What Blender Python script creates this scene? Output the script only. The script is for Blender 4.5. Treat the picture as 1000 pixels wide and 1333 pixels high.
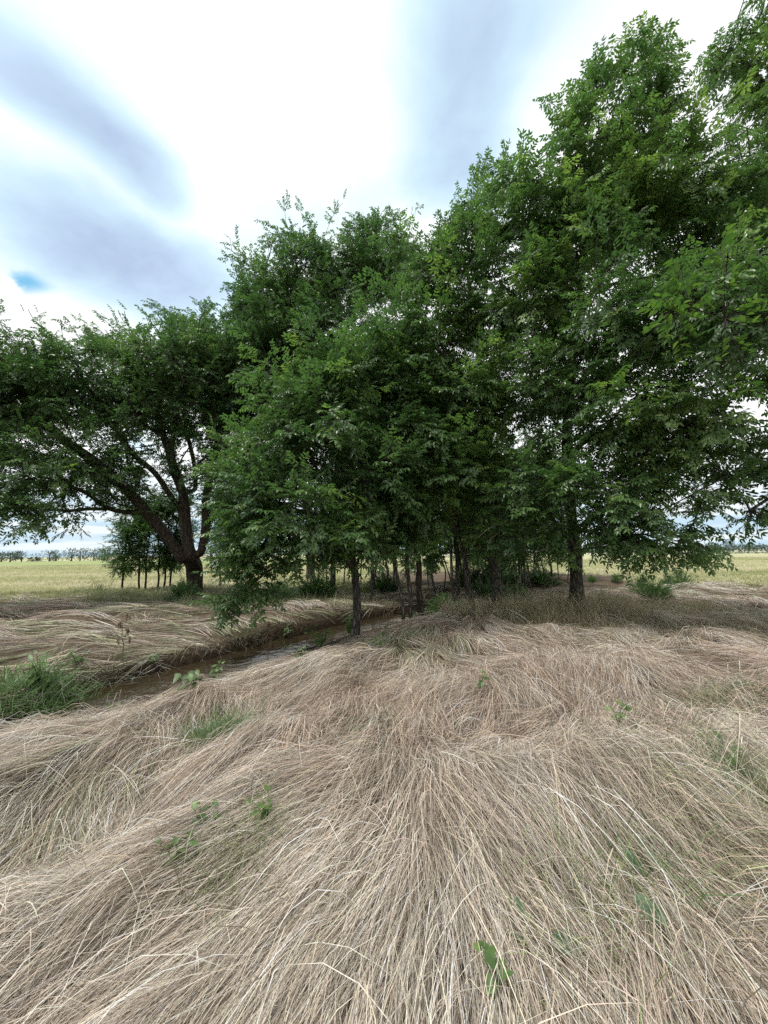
import bpy, math, random
import numpy as np
from mathutils import Matrix, Vector

for o in list(bpy.data.objects):
    bpy.data.objects.remove(o)
sc = bpy.context.scene
C = sc.collection
RS = np.random.RandomState(7)
random.seed(7)
PI = math.pi

# ------------------------------------------------------------------ camera
F = 501.0                      # focal length in pixels of a 1000x1333 frame
PITCH, ROLL = math.radians(6.1), math.radians(0.69)
CAM = np.array([0.0, 0.0, 1.62])
fwd = np.array([0, math.cos(PITCH), math.sin(PITCH)])
r0 = np.array([1.0, 0, 0])
u0 = np.array([0, -math.sin(PITCH), math.cos(PITCH)])
right = r0 * math.cos(ROLL) - u0 * math.sin(ROLL)
up = u0 * math.cos(ROLL) + r0 * math.sin(ROLL)
cam_d = bpy.data.cameras.new('camera')
cam_d.sensor_fit = 'AUTO'
cam_d.sensor_width = 36.0
cam_d.lens = 36.0 * F / 1333.0
cam_d.clip_start = 0.05
cam_d.clip_end = 6000
cam = bpy.data.objects.new('camera', cam_d)
C.objects.link(cam)
M = Matrix(((right[0], up[0], -fwd[0], CAM[0]), (right[1], up[1], -fwd[1], CAM[1]),
            (right[2], up[2], -fwd[2], CAM[2]), (0, 0, 0, 1)))
cam.matrix_world = M
sc.camera = cam


def at(px, py, Y):
    d = fwd + right * (px - 500) / F + up * (666.5 - py) / F
    return CAM + d * (Y / d[1])


def at_z(px, py, z):
    d = fwd + right * (px - 500) / F + up * (666.5 - py) / F
    return CAM + d * ((z - CAM[2]) / d[2])


# ------------------------------------------------------------------ world, sun, exposure
SUN_EL, SUN_AZ = math.radians(68), math.radians(-104)     # azimuth from +Y, negative = left
SKY_STRENGTH = 0.10
w = bpy.data.worlds.new('World')
sc.world = w
w.use_nodes = True
nt = w.node_tree
for n in list(nt.nodes):
    nt.nodes.remove(n)


def N(t, typ, **kw):
    n = t.nodes.new(typ)
    for k, v in kw.items():
        setattr(n, k, v)
    return n


def math_n(t, op, a, b=None, c=None, clamp=False):
    n = N(t, 'ShaderNodeMath', operation=op)
    n.use_clamp = clamp
    for i, v in enumerate((a, b, c)):
        if v is None:
            continue
        if isinstance(v, (int, float)):
            n.inputs[i].default_value = v
        else:
            t.links.new(v, n.inputs[i])
    return n.outputs[0]


def maprange(t, v, a, b, c=0.0, d=1.0, smooth=True):
    n = N(t, 'ShaderNodeMapRange')
    n.interpolation_type = 'SMOOTHSTEP' if smooth else 'LINEAR'
    t.links.new(v, n.inputs['Value'])
    for k, x in zip(('From Min', 'From Max', 'To Min', 'To Max'), (a, b, c, d)):
        n.inputs[k].default_value = x
    return n.outputs['Result']


def mixc(t, fac, a, b):
    n = N(t, 'ShaderNodeMix', data_type='RGBA')
    if isinstance(fac, (int, float)):
        n.inputs[0].default_value = fac
    else:
        t.links.new(fac, n.inputs[0])
    for s, v in ((n.inputs[6], a), (n.inputs[7], b)):
        if isinstance(v, tuple):
            s.default_value = (*v, 1) if len(v) == 3 else v
        else:
            t.links.new(v, s)
    return n.outputs[2]


tc = N(nt, 'ShaderNodeTexCoord')
sep = N(nt, 'ShaderNodeSeparateXYZ')
nt.links.new(tc.outputs['Generated'], sep.inputs[0])
sx, sy, sz = sep.outputs
zc = math_n(nt, 'ADD', math_n(nt, 'MAXIMUM', sz, 0.0), 0.16)
cu = math_n(nt, 'DIVIDE', sx, zc)
cv = math_n(nt, 'DIVIDE', sy, zc)
comb = N(nt, 'ShaderNodeCombineXYZ')
nt.links.new(cu, comb.inputs[0])
nt.links.new(cv, comb.inputs[1])
plane = comb.outputs[0]          # position on the flat cloud layer


def noise(t, vec, scale, detail=4, rough=0.5, dist=0.0):
    n = N(t, 'ShaderNodeTexNoise')
    n.inputs['Scale'].default_value = scale
    n.inputs['Detail'].default_value = detail
    n.inputs['Roughness'].default_value = rough
    n.inputs['Distortion'].default_value = dist
    if vec is not None:
        t.links.new(vec, n.inputs['Vector'])
    return n


warp = noise(nt, plane, 1.6, 3, 0.55)
wv = N(nt, 'ShaderNodeVectorMath', operation='MULTIPLY_ADD')
nt.links.new(warp.outputs['Color'], wv.inputs[0])
wv.inputs[1].default_value = (0.34, 0.34, 0)
nt.links.new(plane, wv.inputs[2])
wsep = N(nt, 'ShaderNodeSeparateXYZ')
nt.links.new(wv.outputs[0], wsep.inputs[0])


def cloud_pt(px, py):
    d = at(px, py, 1.0) - CAM
    d = d / np.linalg.norm(d)
    return d[0] / (max(d[2], 0) + 0.16), d[1] / (max(d[2], 0) + 0.16)


def blob(pa, pb, wid, soft=1.0):
    """thin spot of the cloud layer between two points of the layer (a soft capsule)"""
    ax, ay = pa
    bx, by = pb
    L = math.hypot(bx - ax, by - ay)
    ux, uy = (bx - ax) / L, (by - ay) / L
    ox = math_n(nt, 'SUBTRACT', math_n(nt, 'SUBTRACT', wsep.outputs[0], 0.17), ax)
    oy = math_n(nt, 'SUBTRACT', math_n(nt, 'SUBTRACT', wsep.outputs[1], 0.17), ay)
    a = math_n(nt, 'ADD', math_n(nt, 'MULTIPLY', ox, ux), math_n(nt, 'MULTIPLY', oy, uy))
    b = math_n(nt, 'SUBTRACT', math_n(nt, 'MULTIPLY', ox, uy), math_n(nt, 'MULTIPLY', oy, ux))
    ac = math_n(nt, 'SUBTRACT', a, math_n(nt, 'MINIMUM', math_n(nt, 'MAXIMUM', a, 0.0), L))
    d = math_n(nt, 'SQRT', math_n(nt, 'ADD', math_n(nt, 'POWER', ac, 2), math_n(nt, 'POWER', b, 2)))
    return maprange(nt, d, wid * (1 + 0.85 * soft), 0.05 * wid, 0, 1)


nz = noise(nt, wv.outputs[0], 1.15, 4, 0.5)
gap = maprange(nt, nz.outputs['Fac'], 0.54, 0.74, 0, 0.7)
# no noise gaps where the cloud in front of the sun is thick and white
b1 = blob(cloud_pt(20, 60), cloud_pt(195, 225), 0.10)
b2 = blob(cloud_pt(75, 300), cloud_pt(215, 365), 0.20)
b3 = blob(cloud_pt(650, -60), cloud_pt(600, 215), 0.15)
b4 = blob(cloud_pt(560, 250), cloud_pt(300, 300), 0.12)
thick = blob(cloud_pt(350, -40), cloud_pt(400, 170), 0.75)
gap = math_n(nt, 'MULTIPLY', gap, math_n(nt, 'SUBTRACT', 1.0, thick))
for b, k in ((b1, 0.8), (b2, 0.92), (b3, 0.72), (b4, 0.35)):
    gap = math_n(nt, 'MAXIMUM', gap, math_n(nt, 'MULTIPLY', b, k))

sky = N(nt, 'ShaderNodeTexSky', sky_type='NISHITA')
sky.sun_disc = False
sky.sun_elevation = SUN_EL
sky.sun_rotation = SUN_AZ
sky.air_density = 1.0
sky.dust_density = 1.0
fine = noise(nt, plane, 3.2, 4, 0.55)
white = mixc(nt, maprange(nt, fine.outputs['Fac'], 0.35, 0.7), (8.1, 8.25, 8.3), (9.4, 9.4, 9.4))
fluff = noise(nt, wv.outputs[0], 4.5, 9, 0.62)
gap = math_n(nt, 'ADD', gap, math_n(nt, 'MULTIPLY', math_n(nt, 'SUBTRACT', fluff.outputs['Fac'], 0.5), 0.55), clamp=True)
ramp = N(nt, 'ShaderNodeValToRGB')
nt.links.new(gap, ramp.inputs[0])
re_ = ramp.color_ramp.elements
re_[0].position, re_[0].color = 0.0, (1, 1, 1, 1)
re_[1].position, re_[1].color = 1.0, (0.43, 0.52, 0.72, 1)
for q_, c_ in ((0.3, (0.86, 0.97, 0.985)), (0.6, (0.62, 0.80, 0.93))):
    e_ = re_.new(q_)
    e_.color = (*c_, 1)
cm = N(nt, 'ShaderNodeMix', data_type='RGBA', blend_type='MULTIPLY')
cm.inputs[0].default_value = 1.0
nt.links.new(white, cm.inputs[6])
nt.links.new(ramp.outputs[0], cm.inputs[7])
cloud = mixc(nt, math_n(nt, 'MULTIPLY', gap, 0.15), cm.outputs[2], sky.outputs[0])
# deep blue hole, low at the left
hole = blob(cloud_pt(4, 362), cloud_pt(22, 358), 0.04)
hn = noise(nt, plane, 6.0, 4, 0.6)
hole = math_n(nt, 'MULTIPLY', hole, maprange(nt, hn.outputs['Fac'], 0.42, 0.55))
cloud = mixc(nt, hole, cloud, (1.8, 4.4, 6.6))
# low band above the horizon: long flat cloud streaks
st = N(nt, 'ShaderNodeMapping')
st.inputs['Scale'].default_value = (2.2, 2.2, 26)
nt.links.new(tc.outputs['Generated'], st.inputs['Vector'])
sn = noise(nt, st.outputs[0], 1.6, 4, 0.55)
low = mixc(nt, maprange(nt, sn.outputs['Fac'], 0.42, 0.62), (4.4, 5.9, 7.0), (6.9, 7.5, 7.7))
lowf = maprange(nt, sz, 0.22, 0.05)
final = mixc(nt, lowf, cloud, low)
bg = N(nt, 'ShaderNodeBackground')
nt.links.new(final, bg.inputs['Color'])
bg.inputs['Strength'].default_value = SKY_STRENGTH
wo = N(nt, 'ShaderNodeOutputWorld')
nt.links.new(bg.outputs[0], wo.inputs['Surface'])
w.cycles.sampling_method = 'MANUAL'
w.cycles.sample_map_resolution = 512

sd = bpy.data.lights.new('sun', 'SUN')
sd.energy = 2.6
sd.angle = math.radians(10)
sd.color = (1.0, 0.97, 0.93)
so = bpy.data.objects.new('sun', sd)
C.objects.link(so)
sdir = Vector((math.sin(SUN_AZ) * math.cos(SUN_EL), math.cos(SUN_AZ) * math.cos(SUN_EL), math.sin(SUN_EL)))
so.rotation_euler = sdir.to_track_quat('Z', 'Y').to_euler()
so.location = (-20, 10, 40)

sc.view_settings.view_transform = 'Standard'
sc.view_settings.look = 'None'
sc.view_settings.exposure = 0.45
sc.view_settings.gamma = 1.0
sc.view_settings.use_curve_mapping = False
cy = sc.cycles
cy.max_bounces = 8
cy.diffuse_bounces = 4
cy.glossy_bounces = 3
cy.transmission_bounces = 4
cy.caustics_reflective = False
cy.caustics_refractive = False
cy.use_denoising = False

# ------------------------------------------------------------------ numpy noise
LAT = RS.rand(256, 256)


def vn(x, y):
    xi, yi = np.floor(x).astype(int), np.floor(y).astype(int)
    fx, fy = x - xi, y - yi
    fx, fy = fx * fx * (3 - 2 * fx), fy * fy * (3 - 2 * fy)
    a, b = LAT[xi & 255, yi & 255], LAT[(xi + 1) & 255, yi & 255]
    c, d = LAT[xi & 255, (yi + 1) & 255], LAT[(xi + 1) & 255, (yi + 1) & 255]
    return (a * (1 - fx) + b * fx) * (1 - fy) + (c * (1 - fx) + d * fx) * fy - 0.5


def fbm(x, y, f, o=3):
    v, a = 0, 1.0
    for i in range(o):
        v = v + a * vn(x * f + 17.3 * i, y * f - 9.1 * i)
        f *= 2.03
        a *= 0.5
    return v


def sstep(a, b, x):
    t = np.clip((x - a) / (b - a), 0, 1)
    return t * t * (3 - 2 * t)


# ------------------------------------------------------------------ terrain
WATER_Z = -0.42
CL = [(-30, -2), (-9.5, 2.6), (-5.3, 3.9)]
for px, py in ((120, 928), (185, 910), (255, 887), (330, 864), (395, 842), (455, 826), (505, 812)):
    p = at_z(px, py, WATER_Z)
    CL.append((p[0], p[1]))
CL += [(1.3, 12.7), (3.2, 13.6)]
CL = np.array(CL)


def creek(x, y):
    """signed distance to the creek's centre line (positive on the far, left bank)"""
    best = np.full(x.shape, 1e9)
    sgn = np.ones(x.shape)
    for i in range(len(CL) - 1):
        a, b = CL[i], CL[i + 1]
        d = b - a
        t = np.clip(((x - a[0]) * d[0] + (y - a[1]) * d[1]) / (d @ d), 0, 1)
        ex, ey = x - a[0] - t * d[0], y - a[1] - t * d[1]
        q = ex * ex + ey * ey
        s = np.where(d[0] * ey - d[1] * ex >= 0, 1.0, -1.0)
        m = q < best
        best = np.where(m, q, best)
        sgn = np.where(m, s, sgn)
    return np.sqrt(best) * sgn


def hummock(x, y):
    wx, wy = x + 0.5 * vn(x * 0.9, y * 0.9 + 7), y + 0.5 * vn(x * 0.9 + 50, y * 0.9)
    return 0.30 * vn(wx * 1.25, wy * 1.6) + 0.13 * vn(wx * 2.9 + 9, wy * 3.1) + 0.05 * vn(x * 6, y * 6)


def H(x, y):
    x = np.asarray(x, float)
    y = np.asarray(y, float)
    s = creek(x, y)
    dist = np.hypot(x, y)
    k = 1 - sstep(18, 45, dist)
    damp = sstep(0.3, 2.0, np.abs(s))
    tex = (0.30 * fbm(x, y, 0.42, 2) + hummock(x, y) * np.where(s > 0.3, 0.5, 1.0)) * k
    tex = tex + (1 - k) * 0.35 * fbm(x, y, 0.05, 2)
    h = tex * (0.25 + 0.75 * damp)
    fade = 1 - sstep(1.3, 2.7, x) * (y > 8)
    h = h - 0.42 * sstep(2.6, 0.5, -s) * (s < 0.3) * fade
    h = h - 0.05 * (s > 0) - 0.17 * sstep(3.0, 1.2, s) * (s > 0.0) * fade
    wob = 0.10 * vn(x * 1.7 + 5, y * 1.7)
    far = sstep(1.14, 0.96, s + wob * 1.8)
    near = sstep(0.24, -0.04, -s + wob)
    c = np.where(s > 0, far, near) * fade * sstep(-5.0, -4.1, x)
    return h * (1 - c) + (-0.78) * c


def axis(lo, hi, step, far_lo, far_hi, g=1.16):
    core = list(np.arange(lo, hi + 1e-6, step))
    s, v = step, hi
    while v < far_hi:
        s *= g
        v += s
        core.append(v)
    s, v = step, lo
    pre = []
    while v > far_lo:
        s *= g
        v -= s
        pre.append(v)
    return np.array(pre[::-1] + core)


def link(o, parent=None):
    C.objects.link(o)
    if parent is not None:
        o.parent = parent
    return o


def mesh_np(name, verts, faces_flat, sizes, mat, parent=None, smooth=False, colors=None, loc=None):
    me = bpy.data.meshes.new(name)
    verts = np.asarray(verts, np.float32)
    if loc is not None:
        verts = verts - np.asarray(loc, np.float32)
    me.vertices.add(len(verts))
    me.vertices.foreach_set('co', verts.ravel())
    faces_flat = np.asarray(faces_flat, np.int32).ravel()
    if isinstance(sizes, int):
        n = len(faces_flat) // sizes
        starts = np.arange(n, dtype=np.int32) * sizes
    else:
        sizes = np.asarray(sizes, np.int32)
        n = len(sizes)
        starts = np.concatenate(([0], np.cumsum(sizes)[:-1])).astype(np.int32)
    me.loops.add(len(faces_flat))
    me.loops.foreach_set('vertex_index', faces_flat)
    me.polygons.add(n)
    me.polygons.foreach_set('loop_start', starts)
    if smooth:
        me.polygons.foreach_set('use_smooth', np.ones(n, bool))
    if colors is not None:
        at_ = me.attributes.new('tone', 'FLOAT_COLOR', 'POINT')
        cc = np.ones((len(verts), 4), np.float32)
        cc[:, :3] = colors
        at_.data.foreach_set('color', cc.ravel())
    me.materials.append(mat)
    me.update(calc_edges=True)
    o = bpy.data.objects.new(name, me)
    if parent is not False:
        link(o, parent)
    if loc is not None and parent in (None, False):
        o.location = [float(v) for v in loc]
    return o


def tag(o, label=None, cat=None, group=None, kind=None):
    for k, v in (('label', label), ('category', cat), ('group', group), ('kind', kind)):
        if v:
            o[k] = v
    return o


def empty(name, loc):
    o = bpy.data.objects.new(name, None)
    o.empty_display_size = 0.2
    C.objects.link(o)
    o.location = [float(v) for v in loc]
    return o


# ------------------------------------------------------------------ materials
def new_mat(name):
    m = bpy.data.materials.new(name)
    m.use_nodes = True
    t = m.node_tree
    p = t.nodes['Principled BSDF']
    return m, t, p


def attr_col(t, name='tone'):
    a = N(t, 'ShaderNodeAttribute')
    a.attribute_name = name
    return a.outputs['Color']


def blade_mat(name, trans=0.25, rough=0.55, spec=0.3):
    m, t, p = new_mat(name)
    col = attr_col(t)
    t.links.new(col, p.inputs['Base Color'])
    p.inputs['Roughness'].default_value = rough
    p.inputs['Specular IOR Level'].default_value = spec
    tr = N(t, 'ShaderNodeBsdfTranslucent')
    t.links.new(col, tr.inputs['Color'])
    mx = N(t, 'ShaderNodeMixShader')
    mx.inputs[0].default_value = trans
    t.links.new(p.outputs[0], mx.inputs[1])
    t.links.new(tr.outputs[0], mx.inputs[2])
    t.links.new(mx.outputs[0], t.nodes['Material Output'].inputs['Surface'])
    return m


M_STRAW = blade_mat('dry_grass_blade', 0.2, 0.5, 0.35)
M_GRASS = blade_mat('green_grass_blade', 0.3, 0.45, 0.4)


def leaf_mat(name, c_dark, c_mid, c_light, trans=0.36, rough=0.36, spec=0.55, instanced=True):
    m, t, p = new_mat(name)
    geo = N(t, 'ShaderNodeNewGeometry')
    ri = geo.outputs['Random Per Island']
    if instanced:
        a = N(t, 'ShaderNodeAttribute')
        a.attribute_type = 'INSTANCER'
        a.attribute_name = 'tint'
        tint = a.outputs['Fac']
    else:
        oi = N(t, 'ShaderNodeObjectInfo')
        tint = oi.outputs['Random']
    v = math_n(t, 'ADD', math_n(t, 'MULTIPLY', tint, 0.72), math_n(t, 'MULTIPLY', ri, 0.28))
    cr = N(t, 'ShaderNodeValToRGB')
    e = cr.color_ramp.elements
    e[0].position, e[0].color = 0.05, (*c_dark, 1)
    e[1].position, e[1].color = 0.98, (*c_light, 1)
    mid = e.new(0.6)
    mid.color = (*c_mid, 1)
    t.links.new(v, cr.inputs[0])
    t.links.new(cr.outputs[0], p.inputs['Base Color'])
    p.inputs['Roughness'].default_value = rough
    p.inputs['Specular IOR Level'].default_value = spec
    tr = N(t, 'ShaderNodeBsdfTranslucent')
    hs = N(t, 'ShaderNodeHueSaturation')
    hs.inputs['Saturation'].default_value = 1.15
    hs.inputs['Value'].default_value = 1.7
    t.links.new(cr.outputs[0], hs.inputs['Color'])
    t.links.new(hs.outputs[0], tr.inputs['Color'])
    mx = N(t, 'ShaderNodeMixShader')
    mx.inputs[0].default_value = trans
    t.links.new(p.outputs[0], mx.inputs[1])
    t.links.new(tr.outputs[0], mx.inputs[2])
    t.links.new(mx.outputs[0], t.nodes['Material Output'].inputs['Surface'])
    return m


M_LEAF = leaf_mat('ash_leaf', (0.042, 0.092, 0.034), (0.096, 0.176, 0.052), (0.23, 0.34, 0.085))
M_LEAF_L = leaf_mat('fresh_leaf', (0.05, 0.11, 0.03), (0.08, 0.17, 0.04), (0.17, 0.28, 0.06))
M_FARLEAF = leaf_mat('distant_leaf', (0.04, 0.075, 0.05), (0.05, 0.09, 0.055), (0.07, 0.12, 0.06), 0.15)
M_WEED = leaf_mat('weed_leaf', (0.06, 0.115, 0.035), (0.09, 0.16, 0.045), (0.15, 0.24, 0.06), 0.3, 0.45, 0.4, False)
M_PALEWEED = leaf_mat('pale_weed_leaf', (0.14, 0.19, 0.13), (0.2, 0.26, 0.18), (0.28, 0.34, 0.26), 0.2, 0.6, 0.3, False)


def bark_mat(name, dark, light, lichen=0.0, scale=1.0):
    m, t, p = new_mat(name)
    tcn = N(t, 'ShaderNodeTexCoord')
    mp = N(t, 'ShaderNodeMapping')
    mp.inputs['Scale'].default_value = (16 * scale, 16 * scale, 3.6 * scale)
    t.links.new(tcn.outputs['Object'], mp.inputs['Vector'])
    vo = N(t, 'ShaderNodeTexVoronoi', feature='DISTANCE_TO_EDGE')
    vo.inputs['Scale'].default_value = 1.2
    nn = noise(t, mp.outputs[0], 1.0, 5, 0.6, 0.6)
    wv_ = N(t, 'ShaderNodeVectorMath', operation='MULTIPLY_ADD')
    t.links.new(nn.outputs['Color'], wv_.inputs[0])
    wv_.inputs[1].default_value = (0.8, 0.8, 0.8)
    t.links.new(mp.outputs[0], wv_.inputs[2])
    t.links.new(wv_.outputs[0], vo.inputs['Vector'])
    ridge = maprange(t, vo.outputs['Distance'], 0.0, 0.28)
    mix1 = math_n(t, 'MULTIPLY', ridge, math_n(t, 'ADD', nn.outputs['Fac'], 0.35))
    col = mixc(t, mix1, dark, light)
    if lichen:
        big = noise(t, tcn.outputs['Object'], 3.5, 4, 0.6)
        col = mixc(t, math_n(t, 'MULTIPLY', maprange(t, big.outputs['Fac'], 0.52, 0.68), lichen), col, (0.20, 0.22, 0.12))
    t.links.new(col, p.inputs['Base Color'])
    p.inputs['Roughness'].default_value = 0.85
    p.inputs['Specular IOR Level'].default_value = 0.2
    bp = N(t, 'ShaderNodeBump')
    bp.inputs['Strength'].default_value = 0.9
    bp.inputs['Distance'].default_value = 0.03
    t.links.new(mix1, bp.inputs['Height'])
    t.links.new(bp.outputs[0], p.inputs['Normal'])
    return m


M_BARK = bark_mat('grey_bark', (0.035, 0.03, 0.026), (0.19, 0.165, 0.14), 0.35)
M_BARKB = bark_mat('brown_bark', (0.022, 0.017, 0.014), (0.11, 0.08, 0.06), 0.15)
M_TWIG = bark_mat('twig_bark', (0.05, 0.042, 0.036), (0.12, 0.10, 0.085), 0, 3)
M_TWIGPALE = bark_mat('pale_dead_twig', (0.25, 0.22, 0.19), (0.5, 0.46, 0.42), 0, 3)
M_DRYSTEM = bark_mat('dry_weed_stem', (0.16, 0.11, 0.075), (0.34, 0.26, 0.18), 0, 3)
M_GREENSTEM = bark_mat('green_stem', (0.08, 0.13, 0.04), (0.13, 0.2, 0.06), 0, 3)
M_SEED, _t, _p = new_mat('dry_seed_head')
_n = noise(_t, None, 60, 3)
_t.links.new(mixc(_t, _n.outputs['Fac'], (0.05, 0.03, 0.02), (0.17, 0.10, 0.06)), _p.inputs['Base Color'])
_p.inputs['Roughness'].default_value = 0.9


def ground_mat():
    m, t, p = new_mat('ground_soil_and_stubble')
    g = N(t, 'ShaderNodeNewGeometry')
    pos = g.outputs['Position']
    zone = N(t, 'ShaderNodeAttribute')
    zone.attribute_name = 'tone'
    zs = N(t, 'ShaderNodeSeparateColor')
    t.links.new(zone.outputs['Color'], zs.inputs[0])
    n1 = noise(t, pos, 9.0, 6, 0.65)
    n2 = noise(t, pos, 45.0, 4, 0.6)
    soil = mixc(t, n1.outputs['Fac'], (0.022, 0.016, 0.011), (0.07, 0.05, 0.034))
    thatch = mixc(t, n2.outputs['Fac'], (0.06, 0.045, 0.03), (0.22, 0.17, 0.12))
    near = mixc(t, zs.outputs[1], soil, thatch)
    # mown field
    mp = N(t, 'ShaderNodeMapping')
    mp.inputs['Scale'].default_value = (0.05, 0.75, 1)
    mp.inputs['Rotation'].default_value = (0, 0, math.radians(5))
    t.links.new(pos, mp.inputs['Vector'])
    rows = noise(t, mp.outputs[0], 1.0, 5, 0.6)
    n3 = noise(t, pos, 0.22, 6, 0.62)
    n4 = noise(t, pos, 1.6, 6, 0.7)
    mp2 = N(t, 'ShaderNodeMapping')
    mp2.inputs['Scale'].default_value = (0.5, 3.4, 1)
    t.links.new(pos, mp2.inputs['Vector'])
    n5 = noise(t, mp2.outputs[0], 1.0, 5, 0.7)
    fcol = mixc(t, maprange(t, rows.outputs['Fac'], 0.36, 0.64), (0.30, 0.31, 0.16), (0.46, 0.44, 0.29))
    fcol = mixc(t, math_n(t, 'MULTIPLY', maprange(t, n3.outputs['Fac'], 0.42, 0.66), 0.6), fcol, (0.26, 0.27, 0.13))
    fcol = mixc(t, math_n(t, 'MULTIPLY', maprange(t, n5.outputs['Fac'], 0.5, 0.72), 0.75), fcol, (0.55, 0.49, 0.37))
    fcol = mixc(t, math_n(t, 'MULTIPLY', maprange(t, n4.outputs['Fac'], 0.52, 0.75), 0.6), fcol, (0.17, 0.17, 0.07))
    green = mixc(t, n5.outputs['Fac'], (0.13, 0.2, 0.06), (0.28, 0.33, 0.13))
    fcol = mixc(t, zs.outputs[2], fcol, green)
    col = mixc(t, zs.outputs[0], near, fcol)
    t.links.new(col, p.inputs['Base Color'])
    p.inputs['Roughness'].default_value = 0.95
    p.inputs['Specular IOR Level'].default_value = 0.1
    bp = N(t, 'ShaderNodeBump')
    bp.inputs['Strength'].default_value = 0.8
    bp.inputs['Distance'].default_value = 0.08
    t.links.new(math_n(t, 'ADD', n4.outputs['Fac'], n1.outputs['Fac']), bp.inputs['Height'])
    t.links.new(bp.outputs[0], p.inputs['Normal'])
    return m


# zone colours of the ground: R = mown field, G = straw litter, B = greener strip
def zones(x, y):
    dist = np.hypot(x, y)
    s = creek(x, y)
    wob = 2.2 * fbm(x, y, 0.25, 3)
    fl = sstep(14.5, 18.5, y + wob - 0.05 * (x + 10)) * (x < -1)
    fr = sstep(12.6, 15.6, x + wob * 0.7) * sstep(8, 11, y)
    fb = sstep(33, 40, y + wob)
    field = np.clip(np.maximum(np.maximum(fl, fr), fb), 0, 1)
    field = np.maximum(field, sstep(15, 22, -y) )
    litter = np.where(s > 0, sstep(1.25, 1.9, s), sstep(0.6, 1.3, -s)) * (0.75 + 0.25 * fbm(x, y, 0.8, 2))
    green = np.clip(sstep(52, 60, y) * (1 - sstep(150, 170, y)) * (x < -5), 0, 1) * 0.75
    litter = litter * (0.35 + 0.65 * sstep(4, 9, dist))
    return np.stack((field, np.clip(litter, 0, 1), green), -1)


ax_x = axis(-13, 13, 0.11, -2500, 2500)
ax_y = axis(0.2, 22, 0.11, -1500, 3500)
gx, gy = np.meshgrid(ax_x, ax_y)
gz = H(gx.ravel(), gy.ravel())
gv = np.stack((gx.ravel(), gy.ravel(), gz), -1)
nx_, ny_ = len(ax_x), len(ax_y)
idx = np.arange(nx_ * ny_).reshape(ny_, nx_)
gf = np.stack((idx[:-1, :-1], idx[:-1, 1:], idx[1:, 1:], idx[1:, :-1]), -1).reshape(-1, 4)
ground = mesh_np('ground', gv, gf, 4, ground_mat(), smooth=True, colors=zones(gv[:, 0], gv[:, 1]))
tag(ground, kind='structure')

def gp(px, py, z=None):
    """point of the terrain seen at a pixel"""
    t0 = None
    d = fwd + right * (px - 500) / F + up * (666.5 - py) / F
    ts = np.geomspace(0.8, 200, 1500)
    q = CAM[None] + d[None] * ts[:, None]
    hh = H(q[:, 0], q[:, 1])
    k = int(np.argmax(q[:, 2] <= hh))
    return np.array([q[k, 0], q[k, 1], hh[k]])


# ------------------------------------------------------------------ creek water
wm, t, p = new_mat('murky_creek_water')
nb = noise(t, N(t, 'ShaderNodeNewGeometry').outputs['Position'], 5.0, 3, 0.5)
p.inputs['Base Color'].default_value = (0.035, 0.026, 0.014, 1)
p.inputs['Roughness'].default_value = 0.04
p.inputs['IOR'].default_value = 1.33
bp = N(t, 'ShaderNodeBump')
bp.inputs['Strength'].default_value = 0.35
bp.inputs['Distance'].default_value = 0.05
t.links.new(nb.outputs['Fac'], bp.inputs['Height'])
t.links.new(bp.outputs[0], p.inputs['Normal'])
seg = []
for i in range(1, len(CL) - 2):
    for k in range(6):
        seg.append(CL[i] + (CL[i + 1] - CL[i]) * k / 6)
seg = np.array(seg)
tg = np.gradient(seg, axis=0)
tg /= np.linalg.norm(tg, axis=1)[:, None]
nr = np.stack((-tg[:, 1], tg[:, 0]), -1)
cols = [-0.6, -0.1, 0.6, 1.3]
wvv = np.concatenate([np.c_[seg + nr * c, np.full(len(seg), WATER_Z)] for c in cols])
ns = len(seg)
wf = [(c * ns + i, c * ns + i + 1, (c + 1) * ns + i + 1, (c + 1) * ns + i) for c in range(3) for i in range(ns - 1)]
wf = [f[::-1] for f in wf]
tag(mesh_np('creek_water', wvv, np.array(wf), 4, wm), kind='structure')


# ------------------------------------------------------------------ grass blades
def ribbon(name, P, side, width, col, mat, label, cat='grass', tip=0.25):
    """P (n,K,3) blade centre lines; one flat tapering ribbon each, all in one mesh"""
    n, K, _ = P.shape
    tt = np.linspace(0, 1, K)
    prof = np.clip(np.minimum(1.0, 0.55 + tt * 3) * (1 - np.clip((tt - 0.45) / 0.55, 0, 1) * (1 - tip)), 0.05, 1)
    hw = 0.5 * width[:, None, None] * prof[None, :, None]
    A, B = P - side[:, None, :] * hw, P + side[:, None, :] * hw
    V = np.stack((A, B), 2).reshape(-1, 3)
    base = (np.arange(n) * K * 2)[:, None]
    k = (np.arange(K - 1) * 2)[None, :]
    q = base + k
    Fq = np.stack((q, q + 1, q + 3, q + 2), -1).reshape(-1, 4)
    cc = np.repeat(col, K * 2, axis=0)
    o = mesh_np(name, V, Fq, 4, mat, colors=cc)
    return tag(o, label, cat, kind='stuff')


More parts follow.
